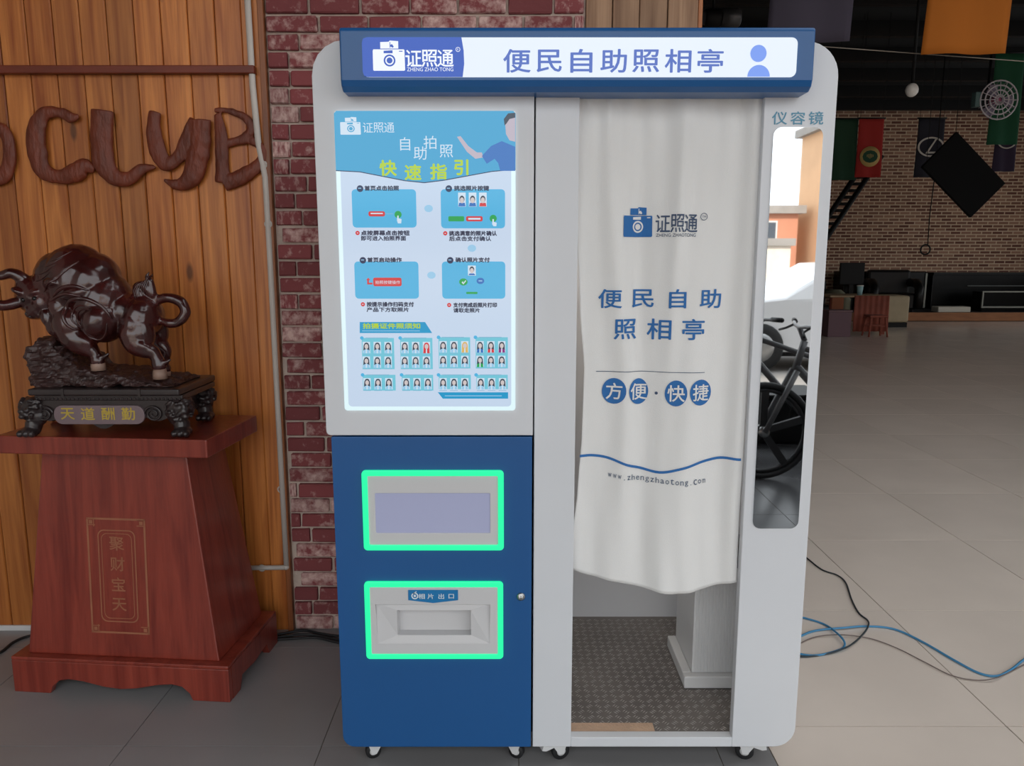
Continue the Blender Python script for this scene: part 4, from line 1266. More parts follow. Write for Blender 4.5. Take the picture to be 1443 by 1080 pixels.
# scroll carving either side of the plaque
for cx, sg in ((62, 1), (216, -1)):
    c = at(cx, 584, 2.428); sp = []
    for i in range(40):
        a = i/39*4.2*math.pi; r_ = 0.030*(1-i/46)
        sp.append((c.x + sg*r_*math.cos(a), 2.428, c.z + r_*0.9*math.sin(a)))
    MB().tube(sp, [0.0045*(1-i/60) for i in range(40)], 6).build('scroll', M_stand, statue)
p0, p1 = at(78, 598, 2.425), at(203, 571.5, 2.425)
plq = MB().prism_y(rrect(p0.x, p1.x, p0.z, p1.z, 0.028, 8), 2.421, 2.433).build('plaque', mat('plaque_mauve', (122, 104, 108), 0.35, var=0.08, scale=10), statue, bevel=0.002)
for i, ch in enumerate('天道酬勤'):
    q = at(95 + i*28.5, 583.5, 2.42); c_ = MB()
    put_char(c_, ch, q.x, q.z, 0.047, 0.044, 2.4205, 0.014)
    c_.build('character', mat('gold_paint', (196, 170, 70), 0.4, metal=0.3), plq, recalc=False)
def lion_foot(px, yf, flip, sc=1.0):
    f = MB(); c = at(px, 590, yf)
    X = c.x; s_ = -1 if flip else 1
    def sp(dx, dy, z, r): f.sphere((X + s_*dx*sc, yf + dy*sc, zs + z*sc), (r[0]*sc, r[1]*sc, r[2]*sc), 12, 8)
    sp(0, 0.02, 0.095, (0.042, 0.036, 0.034)); sp(0.008, 0.02, 0.065, (0.030, 0.03, 0.036)); sp(-0.006, 0.016, 0.035, (0.026, 0.028, 0.03))
    sp(-0.012, 0.006, 0.016, (0.030, 0.034, 0.018))
    for k in range(3): sp(-0.032 + 0.019*k, -0.016, 0.0125, (0.0105, 0.016, 0.0125))
    sp(-0.024, -0.006, 0.084, (0.015, 0.014, 0.012)); sp(-0.028, -0.004, 0.066, (0.012, 0.012, 0.009))
    rr = random.Random(int(px))
    for k in range(46):
        a = rr.uniform(-2.2, 1.0); z = rr.uniform(0.05, 0.125)
        rad = 0.042*math.sqrt(max(0.05, 1-((z-0.09)/0.048)**2))
        sp(rad*math.sin(a), 0.02 - rad*math.cos(a)*0.9, z, (0.0075, 0.0075, 0.0055))
    me = remesh(f, 'lion_foot', 0.0032, 1, M_stand)
    for v in me.vertices:
        if v.co.z < zs: v.co.z = zs
    me.transform(Matrix.Translation(-statue.location))
    return put('lion_foot', me, None, statue)
lion_foot(45, 2.425, False); lion_foot(250, 2.425, True); lion_foot(92, 2.67, False); lion_foot(285, 2.67, True)

# ------------------------------------------------------------------ things on the wooden wall
rl0, rl1 = at(0, 94, 2.86), at(356, 105, 2.86)
tag(MB().box(-2.4, -0.905, 2.838, 2.868, 2.108, 2.135).build('wall_rail', M_rail, bevel=0.003, org=(-1.65, 2.85, 2.12)), 'slim dark reddish rail running across the plank wall above the letters', 'rail')
LY = 2.83
def letter(name, label, strokes, grp_='carved wooden letters on the plank wall'):
    b = MB()
    for st in strokes:
        q = smooth_path([(x/3.0, y/3.0, w_/3.0) for x, y, w_ in st], 7)
        P3 = [at(x, y, LY) for x, y, w_ in q]
        k = at(100, 200, LY).x - at(99, 200, LY).x
        rr = random.Random(len(name)+len(st))
        b.tube(P3, [max(w_, 1.0)*k*(1 + 0.10*noise.noise(Vector((i*0.45, len(st), ord(label[-1]))))) for i, (x, y, w_) in enumerate(q)], 12, flat_=(Vector((0, 1, 0)), 0.45))
    me = remesh(b, name, 0.0035, 2, M_letter, lambda c: 0.0022*noise.noise(Vector((c.x*50, c.y*60, c.z*24))))
    cc = sum((v.co for v in me.vertices), Vector())/len(me.vertices)
    back = max(v.co.y for v in me.vertices)
    me.transform(Matrix.Translation((-cc.x, -cc.y, -cc.z)))
    o = put(name, me, None, loc=(cc.x, cc.y + (WALL_Y-0.0005-back), cc.z))
    return tag(o, label, 'letter', grp_)
letter('wooden_letter', 'brown driftwood letter C on the plank wall', [[(318, 488, 9), (285, 492, 24), (235, 470, 22), (170, 478, 30), (138, 540, 40), (140, 630, 44), (165, 715, 38), (235, 745, 30), (300, 730, 42), (345, 702, 36), (385, 722, 12)]])
letter('wooden_letter', 'brown driftwood letter L on the plank wall', [[(420, 462, 48), (418, 560, 50), (425, 680, 48), (470, 745, 38), (530, 755, 30), (590, 712, 24), (648, 705, 6)]])
letter('wooden_letter', 'brown driftwood letter U with a long hooked tail on the plank wall',
       [[(645, 468, 26), (637, 540, 32), (655, 630, 38), (690, 690, 32), (745, 660, 28), (785, 580, 34), (815, 500, 26)],
        [(835, 502, 48), (838, 580, 46), (825, 670, 48), (800, 745, 44), (745, 780, 26), (682, 758, 8)]])
letter('wooden_letter', 'brown driftwood letter B beside the white conduit',
       [[(908, 478, 18), (922, 560, 28), (928, 680, 30), (930, 770, 34)],
        [(895, 460, 10), (960, 464, 14), (1030, 495, 18), (1052, 545, 20), (1010, 585, 20), (940, 605, 18)],
        [(950, 600, 18), (1050, 590, 18), (1102, 635, 20), (1085, 690, 26), (1010, 745, 34), (935, 775, 34)]])
letter('wooden_letter', 'brown driftwood round letter next to the C on the plank wall',
       [[(-60, 530, 30), (-10, 545, 28), (18, 600, 28), (20, 680, 30), (-5, 740, 34), (-70, 750, 34), (-130, 700, 30), (-135, 600, 28), (-100, 540, 28), (-60, 530, 30)]])

cond = thing('conduit', 'white plastic conduit running down the edge of the plank wall', 'conduit', (-0.91, 2.85, 0.28))
pth = [at(347, -30, 2.856), at(356, 120, 2.856), at(364, 200, 2.856), at(374, 250, 2.856), at(380, 350, 2.856), at(392, 580, 2.856), at(404, 797, 2.856)]
def duct(path, w_, name):
    b = MB()
    pts = [Vector(p) for p in path]
    b.tube(pts, w_, 10)
    return b.build(name, M_pipe, cond)
duct(pth, 0.0115, 'riser')
duct([at(404, 800, 2.856), at(334, 801, 2.856)], 0.0095, 'cross_run')
MB().sphere(at(403.5, 799, 2.856), 0.013, 12, 8).build('elbow', M_pipe, cond)
for a, b_ in ((371, 232), (378, 316), (396, 690), (369, 801)):
    c = at(a, b_, 2.852)
    MB().torus(c, 0.012, 0.003, 'Y', 14, 6).build('clip', M_pipe, cond)

# ------------------------------------------------------------------ cables
def cable(name, label, pts, r, m, grp_=None, lift=None):
    q = smooth_path([tuple(p) for p in pts], 8)
    o = MB().tube(q, r, 8).build(name, m, org=q[0])
    return tag(o, label, 'cable', grp_)
M_cblue = mat('blue_cable_sheath', (66, 134, 176), 0.4)
M_cdark = mat('dark_cable_sheath', (38, 48, 54), 0.5)
M_cgrey = mat('grey_thin_wire', (112, 98, 92), 0.5)
def G(px, py, z=0.005): return ground(px, py, z)
cable('network_cable', 'blue network cable snaking from the booth over beige tiles', [Vector((0.80, 2.92, 0.005)), Vector((0.93, 2.85, 0.005)), G(1112, 905), G(1128, 897), G(1150, 889), G(1190, 885, 0.009), G(1222, 883), G(1260, 887), G(1300, 905), G(1345, 931), G(1380, 949), G(1405, 953), G(1425, 944), G(1450, 926), G(1500, 905)], 0.0042, M_cblue)
cable('network_cable', 'blue cable loop coiled on the tiles beside the booth', [Vector((0.80, 2.96, 0.005)), Vector((0.95, 2.98, 0.005)), G(1120, 870), G(1140, 873), G(1165, 882), G(1186, 899, 0.016), G(1190, 911), G(1178, 918), G(1150, 924), G(1122, 921), Vector((0.96, 2.74, 0.005)), Vector((0.83, 2.8, 0.005))], 0.004, M_cblue)
cable('power_cable', 'dark cable looping down to the blue cable from behind the booth', [Vector((0.76, 3.06, 0.005)), Vector((0.9, 3.3, 0.005)), Vector((1.15, 3.6, 0.005)), G(1115, 770), G(1136, 786), G(1158, 803), G(1180, 811), G(1192, 822), G(1200, 845), G(1210, 864), G(1222, 874), G(1224, 881, 0.013), G(1218, 892), G(1205, 905, 0.012), G(1190, 914, 0.014), G(1165, 922), G(1130, 926), G(1110, 920), Vector((0.92, 2.7, 0.005)), Vector((0.82, 2.78, 0.005))], 0.0034, M_cdark)
cable('thin_wire', 'thin grey wire trailing beside the blue cable', [Vector((0.80, 2.86, 0.004)), Vector((0.92, 2.79, 0.004)), G(1112, 918), G(1126, 908), G(1150, 898), G(1185, 895, 0.012), G(1225, 900), G(1262, 913), G(1300, 932), G(1340, 952), G(1375, 959), G(1400, 957, 0.013), G(1418, 950), G(1450, 934), G(1500, 912)], 0.0022, M_cgrey)
cable('power_cable', 'black cable lying on grey tiles behind the pedestal foot', [ground(-30, 930, 0.006), ground(0, 920, 0.006), ground(20, 905, 0.006), ground(45, 896, 0.006), ground(85, 893, 0.006)], 0.0055, M_dark)
for k, (dy, lab) in enumerate(((0, 'black cable at the brick wall foot, lying against the bricks'), (7, 'black cable at the brick wall foot, sagging onto the tiles'), (13, 'black cable at the brick wall foot, curving toward the blue door'))):
    cable('power_cable', lab, [ground(372, 898+dy*0.3, 0.008), ground(400, 893+dy*0.6, 0.008), ground(428, 889+dy*0.8, 0.009+0.004*(k == 1)), ground(450, 893+dy*0.5, 0.008), ground(480, 897+dy*0.7, 0.008), ground(520, 897+dy, 0.008)], 0.0055, M_dark, 'black cables at the foot of the brick wall')

# ------------------------------------------------------------------ hall: banners, flags and hanging things
def cloth(name, label, c, w_, h_, m, group, rz=0.0, tilt=0.0, extra=None, sag=0.02):
    """hanging flag: hem tube on top, rippled sheet below; c = centre of the lower edge"""
    t_ = thing(name, label, 'flag', (c[0], c[1], c[2]), rz, group)
    b = MB(); nu, nv = 14, 14
    for j in range(nv+1):
        for i in range(nu+1):
            u, v = i/nu-0.5, j/nv
            b.v.append((u*w_ + tilt*v*h_, sag*math.sin(u*9+v*2)*(1.1-v), v*h_))
    for j in range(nv):
        for i in range(nu):
            k = j*(nu+1)+i; b.f.append((k, k+1, k+nu+2, k+nu+1)); b.sm.append(True)
    o = b.build('sheet', m, t_, local=True, recalc=False)
    so = o.modifiers.new('thick', 'SOLIDIFY'); so.thickness = 0.004
    MB().tube([(-w_/2-0.02+tilt*h_, 0, h_), (w_/2+0.02+tilt*h_, 0, h_)], 0.012, 8).build('hanging_rod', M_black, t_, local=True)
    for sx in (-1, 1):
        x = sx*w_/2*0.9+tilt*h_
        MB().tube([(x, 0, h_), (x, 0, HZ-c[2])], 0.003, 6).build('cord', M_black, t_, local=True)
    if extra: extra(t_)
    return t_
bc = at(1357, 76, 6.0)
cloth('hanging_banner', 'orange hanging banner with a plain straight hem', (bc.x, 6.0, bc.z), 0.60, 1.3, mat('orange_cloth', (176, 98, 16), 0.85), 'banners hung over the hall', tilt=0.035)
bc = at(1138, 59, 6.0)
cloth('hanging_banner', 'grey purple hanging banner above the booth corner', (bc.x, 6.0, bc.z), 0.60, 1.3, mat('grey_purple_cloth', (66, 60, 74), 0.85), 'banners hung over the hall', tilt=0.04)
def emblem_round(t_):
    b = MB().lathe([(0.15, -0.035), (0.15, -0.02)], (0, 0, 0.30), 'Y', 28).build('yellow_roundel', mat('flag_yellow', (190, 160, 96), 0.8), t_, local=True)
    MB().prism_y([(0.0+0.115*math.cos(R(a))*(1 if a else 1), 0.30+0.115*math.sin(R(a))*(0.8)) for a in range(0, 360, 30)], -0.039, -0.035).build('green_badge', mat('flag_green', (22, 66, 44), 0.8), t_, local=True)
    for k in range(5):
        MB().box(-0.05+k*0.022, -0.043+k*0.022, -0.0405, -0.039, 0.27+0.012*abs(k-2), 0.34-0.006*abs(k-2)).build('badge_mark', mat('flag_yellow', (190, 160, 96), 0.8), t_, local=True)
def emblem_oval(t_):
    o_ = circle(0, 0.44, 0.20, 28, 0.145); i_ = circle(0, 0.44, 0.175, 28, 0.122)
    MB().ring_y(o_, i_, -0.04, -0.03).build('oval_ring', mat('flag_silver', (190, 186, 178), 0.5), t_, local=True)
    MB().prism_y([(0.06, 0.56), (0.085, 0.56), (-0.03, 0.37), (0.13, 0.37), (0.13, 0.345), (-0.075, 0.345)], -0.04, -0.03).build('bent_stroke', mat('flag_silver', (190, 186, 178), 0.5), t_, local=True)
def emblem_ring(t_):
    o_ = circle(0, 0.46, 0.15, 28, 0.12); i_ = circle(0, 0.46, 0.13, 28, 0.102)
    MB().ring_y(o_, i_, -0.04, -0.03).build('ring_mark', mat('flag_silver', (190, 186, 178), 0.5), t_, local=True)
FY = 12.0
def flag_at(name, label, px0, px1, py1, h_, m, extra=None, Y=FY):
    a, b_ = at(px0, py1, Y), at(px1, py1, Y)
    return cloth(name, label, ((a.x+b_.x)/2, Y, a.z), b_.x-a.x, h_, m, 'flags in a row in front of the brick wall', extra=extra)
flag_at('hanging_flag', 'red flag with a yellow-ringed green roundel', 1205, 1240, 250, 0.86, mat('red_cloth', (160, 36, 30), 0.85), emblem_round)
flag_at('hanging_flag', 'dark green flag hanging beside the red flag', 1171, 1204, 254, 0.9, mat('dark_green_cloth', (24, 62, 40), 0.85), Y=12.05)
flag_at('hanging_flag', 'black flag with a silver oval emblem', 1288, 1325, 250, 0.86, mat('black_blue_cloth', (30, 30, 42), 0.85), emblem_oval)
flag_at('hanging_flag', 'bright green flag hanging behind the caged fan', 1391, 1432, 204, 1.3, mat('green_cloth', (16, 78, 50), 0.85), Y=11.9)
flag_at('hanging_flag', 'dark purple flag with a silver ring below the green flag', 1398, 1428, 242, 0.75, mat('purple_cloth', (46, 34, 58), 0.85), emblem_ring, Y=12.4)
# caged fan
fc = at(1404, 142, 11.4)
fan = thing('caged_fan', 'silver caged fan mounted in front of the green flag', 'fan', (fc.x, 11.4, fc.z))
M_fan = mat('fan_wire', (206, 200, 206), 0.4)
for k in range(1, 5):
    MB().torus((0, -0.06-0.02*(4-k)/4, 0), 0.066*k, 0.011, 'Y', 24, 6).build('cage_ring', M_fan, fan, local=True)
for k in range(16):
    a = 2*math.pi*k/16
    MB().tube([(0.03*math.cos(a), -0.09, 0.03*math.sin(a)), (0.264*math.cos(a), -0.06, 0.264*math.sin(a)), (0.24*math.cos(a), 0.03, 0.24*math.sin(a))], 0.006, 5).build('cage_wire', M_fan, fan, local=True)
for k in range(3):
    a = 2*math.pi*k/3
    MB().prism_y([(0.03*math.cos(a), 0.03*math.sin(a)), (0.22*math.cos(a-0.5), 0.22*math.sin(a-0.5)), (0.24*math.cos(a), 0.24*math.sin(a)), (0.2*math.cos(a+0.4), 0.2*math.sin(a+0.4))], -0.02, -0.01).build('blade', mat('fan_blade', (150, 140, 160), 0.5), fan, local=True)
MB().lathe([(0.045, -0.05), (0.06, -0.02), (0.06, 0.1), (0.04, 0.12)], (0, 0, 0), 'Y', 16).build('motor', mat('fan_pink', (190, 110, 140), 0.5), fan, local=True)
MB().box(-0.33, -0.24, -0.06, 0.05, -0.09, 0.11).build('side_box', mat('fan_teal', (90, 120, 120), 0.5), fan, local=True, bevel=0.01)
MB().tube([(0, 0.1, 0), (0, 0.22, 0.2), (0, 0.22, HZ-0.22-fc.z)], 0.02, 8).build('drop_rod', M_black, fan, local=True)
# tilted black panel on two cords
pcx = at(1357, 247, 10.0)
panel = thing('suspended_screen', 'black flat panel hung diagonally before the brick wall', 'screen', (pcx.x, 10.0, pcx.z))
an = R(-43)
pl_ = [(-0.46, -0.29), (0.46, -0.29), (0.46, 0.29), (-0.46, 0.29)]
MB().prism_y(rot_poly(pl_, an, (0, 0)), -0.03, 0.03).build('screen_body', mat('dead_black', (9, 9, 10), 0.85, spec=0.2), panel, local=True, bevel=0.01)
for q in rot_poly([(-0.46, 0.29), (-0.46, -0.2)], an, (0, 0)):
    MB().tube([(q[0], 0, q[1]-0.02), (q[0], 0, HZ-pcx.z)], 0.004, 6).build('cord', M_black, panel, local=True)
# rope with ring, dome camera, ceiling tube, guy wire, leaning ladder
rc = at(1304, 352, 11.7)
rope = thing('rope_ring', 'thin dark rope ending in a loop before the brick wall', 'rope', (rc.x, 11.7, rc.z))
MB().torus((0, 0, 0), 0.072, 0.012, 'Y', 20, 6).build('loop', M_black, rope, local=True)
MB().tube([(0.03, 0, 0.07), (0.02, 0, 0.5), (0.05, 0, 1.2), (0.04, 0, HZ-rc.z)], 0.008, 6).build('cord', M_black, rope, local=True)
dc = at(1285, 127, 9.0)
dm = thing('dome_camera', 'small white dome camera under the dark ceiling', 'camera', (dc.x, 9.0, dc.z))
MB().sphere((0, 0, 0), (0.068, 0.068, 0.075), 16, 10).build('dome', mat('camera_white', (250, 246, 240), 0.4), dm, local=True)
MB().tube([(0, 0, 0.06), (0, 0, HZ-0.0-dc.z)], 0.018, 8).build('drop_rod', M_black, dm, local=True)
tc_ = at(1012, 25, 8.0)
tb_ = thing('ceiling_pipe', 'dark ceiling pipe with collars beside the timber wall end', 'pipe', (tc_.x-0.35, 8.0, tc_.z))
M_gun = mat('gunmetal', (92, 92, 94), 0.35, metal=0.6)
MB().lathe([(0.065, -0.9), (0.065, 0.22)], (0, 0, 0), 'X', 18).build('tube', M_gun, tb_, local=True)
MB().lathe([(0.075, 0.22), (0.085, 0.24), (0.085, 0.36), (0.075, 0.38)], (0, 0, 0), 'X', 18).build('collar', M_black, tb_, local=True)
MB().lathe([(0.088, 0.38), (0.088, 0.55), (0.08, 0.56)], (0, 0, 0), 'X', 18).build('tube_end', M_gun, tb_, local=True)
for x in (-0.6, 0.3): MB().tube([(x, 0, 0.05), (x, 0, HZ-tc_.z)], 0.012, 6).build('hanger', M_black, tb_, local=True)
w0, w1 = at(1150, 65, 6.3), at(1600, 98, 6.3)
tag(MB().tube([w0 + (w0-w1)*0.6, w0, w1, w1 + (w1-w0)*1.6], 0.004, 6).build('guy_wire', mat('pale_wire', (150, 140, 128), 0.5), org=w0), 'pale thin guy wire strung under the banners', 'wire')
lad = thing('leaning_ladder', 'black ladder leaning across the brick wall', 'ladder', (at(1165, 330, 16).x, 16.0, 0))
ra, rb_ = [(at(1222, 250, 16.0), at(1166, 334, 16.0)), (at(1204, 250, 16.0), at(1148, 334, 16.0))]
base = lad.location
for a, b_ in (ra, rb_):
    d = (b_-a).normalized(); e = b_ + d*((b_.z-0.02)/-d.z)
    MB().tube([a - d*0.5, e], 0.055, 8).build('rail', M_black, lad)
for k in range(10):
    f = k/9
    pa = ra[0]*(1-f) + ra[1]*f; pb_ = rb_[0]*(1-f) + rb_[1]*f
    MB().tube([pa, pb_], 0.03, 6).build('rung', M_black, lad)

# ------------------------------------------------------------------ hall: furniture at the far end
M_leather = mat('black_leather', (12, 11, 11), 0.45, spec=0.3)
M_sage = mat('sage_cover', (150, 150, 128), 0.8)
def armchair(loc, rz, label, cover=None, w_=0.95):
    t_ = thing('armchair', label, 'armchair', loc, rz)
    MB().box(-w_/2, w_/2, -0.4, 0.4, 0.06, 0.42).build('seat', M_leather, t_, local=True, bevel=0.04)
    MB().box(-w_/2, w_/2, 0.22, 0.44, 0.3, 0.95).build('backrest', M_leather, t_, local=True, bevel=0.06)
    for s_ in (-1, 1):
        MB().tube([(s_*w_/2, -0.42, 0.1), (s_*w_/2, -0.42, 0.55), (s_*w_/2, -0.2, 0.66), (s_*w_/2, 0.3, 0.66)], 0.1, 10).build('armrest', (cover or M_leather), t_, local=True)
    for x in (-1, 1):
        for y in (-1, 1):
            MB().box(x*(w_/2-0.08)-0.03, x*(w_/2-0.08)+0.03, y*0.34-0.03, y*0.34+0.03, 0, 0.08).build('leg', M_black, t_, local=True)
    return t_
p = ground(1185, 452)
armchair((6.45, 16.7, 0), R(15), 'black armchair with a pale sage arm behind the red table', M_sage, 1.15)
armchair((8.85, 18.05, 0.2), R(-10), 'black armchair on the stage next to the beige cube seat')
# dark television on the left
tvp = at(1200, 388, 17.9)
tv = thing('television', 'black television standing behind the sage-armed chair', 'television', (tvp.x, 17.9, 0.2))
MB().box(-0.28, 0.28, -0.04, 0.04, 0.62, 1.12).build('screen', M_black, tv, local=True, bevel=0.015)
MB().box(-0.05, 0.05, -0.03, 0.03, 0.02, 0.64).build('neck', M_black, tv, local=True)
MB().box(-0.2, 0.2, -0.15, 0.15, 0, 0.03).build('foot', M_black, tv, local=True)
# table with red cloth, cups
M_redcl = mat('red_brown_cloth', (140, 74, 58), 0.85, var=0.2, scale=4)
tcn = ground(1203, 470)
tbl = thing('cloth_table', 'low table under a red brown striped cloth', 'table', (6.55, 14.9, 0))
MB().box(-0.56, 0.56, -0.36, 0.36, 0.70, 0.74).build('tabletop', mat('table_beige', (150, 128, 98), 0.5), tbl, local=True, bevel=0.01)
for x in (-1, 1):
    for y in (-1, 1): MB().box(x*0.5-0.03, x*0.5+0.03, y*0.3-0.03, y*0.3+0.03, 0, 0.7).build('leg', M_redcl, tbl, local=True)
skp = []
for i in range(41):
    u = i/40; skp.append((-0.1 + 0.66*u, -0.375 - 0.018*math.sin(u*40)))
b = MB(); nn = len(skp)
b.add([(x, y, 0.06) for x, y in skp] + [(x, -0.365, 0.735) for x, y in skp], [(i, i+1, nn+i+1, nn+i) for i in range(nn-1)], True)
o = b.build('cloth_skirt', M_redcl, tbl, local=True); so = o.modifiers.new('t', 'SOLIDIFY'); so.thickness = 0.006
MB().box(-0.52, -0.3, -0.365, -0.35, 0.25, 0.70).build('cloth_panel', mat('orange_brown_cloth', (132, 78, 50), 0.85), tbl, local=True)
bx_ = at(1182, 455, 14.3)
bag = thing('purple_box', 'muted purple box standing before the red table', 'box', (at(1180, 455, 14.2).x, 14.25, 0))
MB().box(-0.21, 0.21, -0.16, 0.16, 0, 0.46).build('box_body', mat('muted_purple', (110, 84, 92), 0.7), bag, local=True, bevel=0.01)
MB().box(-0.22, 0.22, -0.17, 0.17, 0.46, 0.49).build('box_lid', mat('muted_purple2', (128, 100, 104), 0.7), bag, local=True, bevel=0.008)
st = thing('wooden_stool', 'small red brown stool in front of the red table', 'stool', (6.72, 14.2, 0))
MB().box(-0.17, 0.17, -0.14, 0.14, 0.36, 0.40).build('seat', M_redcl, st, local=True, bevel=0.01)
for x in (-1, 1):
    for y in (-1, 1):
        MB().tube([(x*0.13, y*0.1, 0.37), (x*0.17, y*0.14, 0.0)], 0.018, 6).build('leg', M_redcl, st, local=True)
    MB().tube([(-0.15, x*0.11, 0.2), (0.15, x*0.11, 0.2)], 0.012, 6).build('stretcher', M_redcl, st, local=True)
cupp = at(1211, 420, 14.7)
cup = thing('paper_cup', 'pale blue and white cup on the red clothed table', 'cup', (cupp.x, 14.7, 0.741))
MB().lathe([(0.042, 0), (0.06, 0.17), (0.056, 0.17), (0.04, 0.01)], (0, 0, 0), 'Z', 18).build('cup_body', mat('cup_blue', (150, 186, 190), 0.5), cup, local=True)
MB().lathe([(0.06, 0.165), (0.064, 0.17), (0.064, 0.18), (0.05, 0.185)], (0, 0, 0), 'Z', 18).build('cup_lid', mat('cup_white', (220, 220, 215), 0.5), cup, local=True)
# beige cube seat
cs = thing('cube_seat', 'beige upholstered cube seat with rounded edges', 'ottoman', (at(1259, 452, 16).x, 16.3, 0))
MB().box(-0.40, 0.32, -0.3, 0.3, 0.10, 0.66).build('cushion', mat('beige_leather', (176, 160, 130), 0.6, var=0.05), cs, local=True, bevel=0.05, seg=3)
MB().box(-0.38, 0.30, -0.28, 0.28, 0.0, 0.10).build('plinth', M_black, cs, local=True)
# stage furniture
M_gloss = mat('black_gloss_panel', (7, 8, 8), 0.25, spec=0.25)
bk = thing('stage_cabinet', 'tall black cabinet at the back of the stage by the brick wall', 'cabinet', (9.1, 19.0, 0.2))
MB().box(-1.1, 0.9, -0.3, 0.3, 0, 0.9).build('body', M_gloss, bk, local=True, bevel=0.02)
MB().box(-0.15, -0.13, -0.31, -0.3, 0.02, 0.88).build('door_gap', M_dark, bk, local=True)
MB().box(0.86, 0.9, -0.33, -0.3, 0.03, 0.86).build('edge_strip', mat('pale_metal', (150, 150, 140), 0.4), bk, local=True)
gl = thing('glass_counter', 'long black glass counter on the stage', 'counter', (12.0, 19.0, 0.2))
MB().box(-1.85, 1.85, -0.3, 0.3, 0, 0.82).build('body', M_gloss, gl, local=True, bevel=0.01)
MB().box(-1.85, 1.85, -0.33, 0.3, 0.82, 0.88).build('top', M_gloss, gl, local=True)
MB().box(-1.0, 1.85, -0.335, -0.3, 0.55, 0.57).build('shelf_edge', mat('grey_edge', (96, 100, 96), 0.5), gl, local=True)
wbx = at(1340, 434, 17.75)
tag(MB().box(wbx.x-0.37, wbx.x+0.37, 17.6, 17.9, 0.202, 0.325).build('white_box', mat('box_white', (206, 200, 186), 0.6), bevel=0.01, org=(wbx.x, 17.75, 0.2)), 'long low white box on the stage edge', 'box')
fc0, fc1 = at(1386, 411, 17.75), at(1500, 433, 17.75)
fm = thing('framed_case', 'black case with a pale metal frame on the stage', 'case', ((fc0.x+fc1.x)/2, 17.8, 0.2))
hw = (fc1.x-fc0.x)/2
MB().box(-hw+0.02, hw-0.02, 0.0, 0.4, 0.0, 0.46).build('case_body', M_gloss, fm, local=True)
MB().ring_y([(-hw, 0.09), (hw, 0.09), (hw, 0.475), (-hw, 0.475)], [(-hw+0.03, 0.125), (hw-0.03, 0.125), (hw-0.03, 0.445), (-hw+0.03, 0.445)], -0.03, 0.0).build('front_frame', mat('pale_metal', (150, 150, 140), 0.4), fm, local=True)

# ------------------------------------------------------------------ outside the open shopfront (seen in the mirror)
struct(MB().box(-45, 70, -90, HY0-0.16, -0.25, -0.06).build('ground_outside', M_concrete))
def mat_at(px, py, Y):
    """world point seen in the booth mirror at this pixel, lying at world depth Y (behind the camera)"""
    v = at(px, py, 2*(KY-0.003) - Y); return Vector((v.x, Y, v.z))
M_tan = mat('sunlit_tan_render', (214, 172, 134), 0.9, var=0.06, scale=0.6)
M_pinkw = mat('pink_brick_render', (196, 138, 112), 0.9, var=0.08, scale=0.6)
M_win = mat('dark_window_glass', (70, 78, 88), 0.1)
def building(name, label, x0, x1, y0, y1, h_, m, floors, cols):
    t_ = thing(name, label, 'building', ((x0+x1)/2, (y0+y1)/2, -0.06))
    MB().box(x0, x1, y0, y1, -0.06, h_).build('wall', m, t_)
    MB().box(x0-0.3, x1+0.3, y0-0.3, y1+0.3, h_, h_+0.4).build('parapet', M_concrete, t_)
    for f in range(floors):
        for c in range(cols):
            cx = x0 + (x1-x0)*(c+0.5)/cols; cz = 1.0 + (h_-1.5)*(f+0.4)/floors
            wn = MB().box(cx-0.7, cx+0.7, y1-0.05, y1+0.06, cz, cz+1.4).build('window', M_white2, t_)
            MB().box(cx-0.62, cx+0.62, y1+0.06, y1+0.07, cz+0.08, cz+1.32).build('pane', M_win, wn)
    return t_
building('corner_house', 'tall tan house standing across the yard', 15.3, 26.0, -38, -34, 7.6, M_tan, 2, 4)
building('row_house', 'long low pink house across the yard', -10.0, 14.6, -46, -36, 3.6, M_pinkw, 1, 7)
yw = thing('yard_wall', 'white yard wall with a grey coping', 'wall', (3.4, -17.5, -0.06))
MB().box(-9, 7.7, -17.7, -17.5, -0.06, 1.75).build('wall_body', mat('yard_white', (226, 214, 200), 0.85, var=0.05), yw)
MB().box(-9.05, 7.8, -17.8, -17.4, 1.75, 1.95).build('coping', M_concrete, yw)

# parked white car, side on
car = thing('parked_car', 'white car parked outside the open shopfront', 'car', (4.7, -7.0, -0.06), R(180))
M_car = mat('white_car_paint', (235, 236, 238), 0.2, coat=0.6)
prof_c = [(-2.2, 0.28), (-1.75, 0.25), (1.8, 0.25), (2.2, 0.32), (2.28, 0.62), (2.2, 0.86), (1.1, 1.0), (0.35, 1.42), (-0.9, 1.48), (-1.75, 1.12), (-2.2, 1.02), (-2.3, 0.7)]
b = MB(); nn = len(prof_c)
for yy, kx in ((-0.86, 0.97), (-0.7, 1.0), (0.7, 1.0), (0.86, 0.97)):
    for x, z in prof_c:
        ins = 0.14*(max(0, z-0.95)/0.5) if abs(yy) > 0.8 else 0.0
        b.v.append((x*kx, yy - math.copysign(ins, yy), 0.02 + z*(1.0 if abs(yy) < 0.8 else 0.97)))
for r_ in range(3):
    for i in range(nn):
        j = (i+1) % nn; b.f.append((r_*nn+i, r_*nn+j, (r_+1)*nn+j, (r_+1)*nn+i)); b.sm.append(False)
b.f.append(tuple(range(nn))); b.f.append(tuple(range(3*nn, 4*nn))); b.sm += [False, False]
body_c = b.build('body', M_car, car, local=True, bevel=0.03)
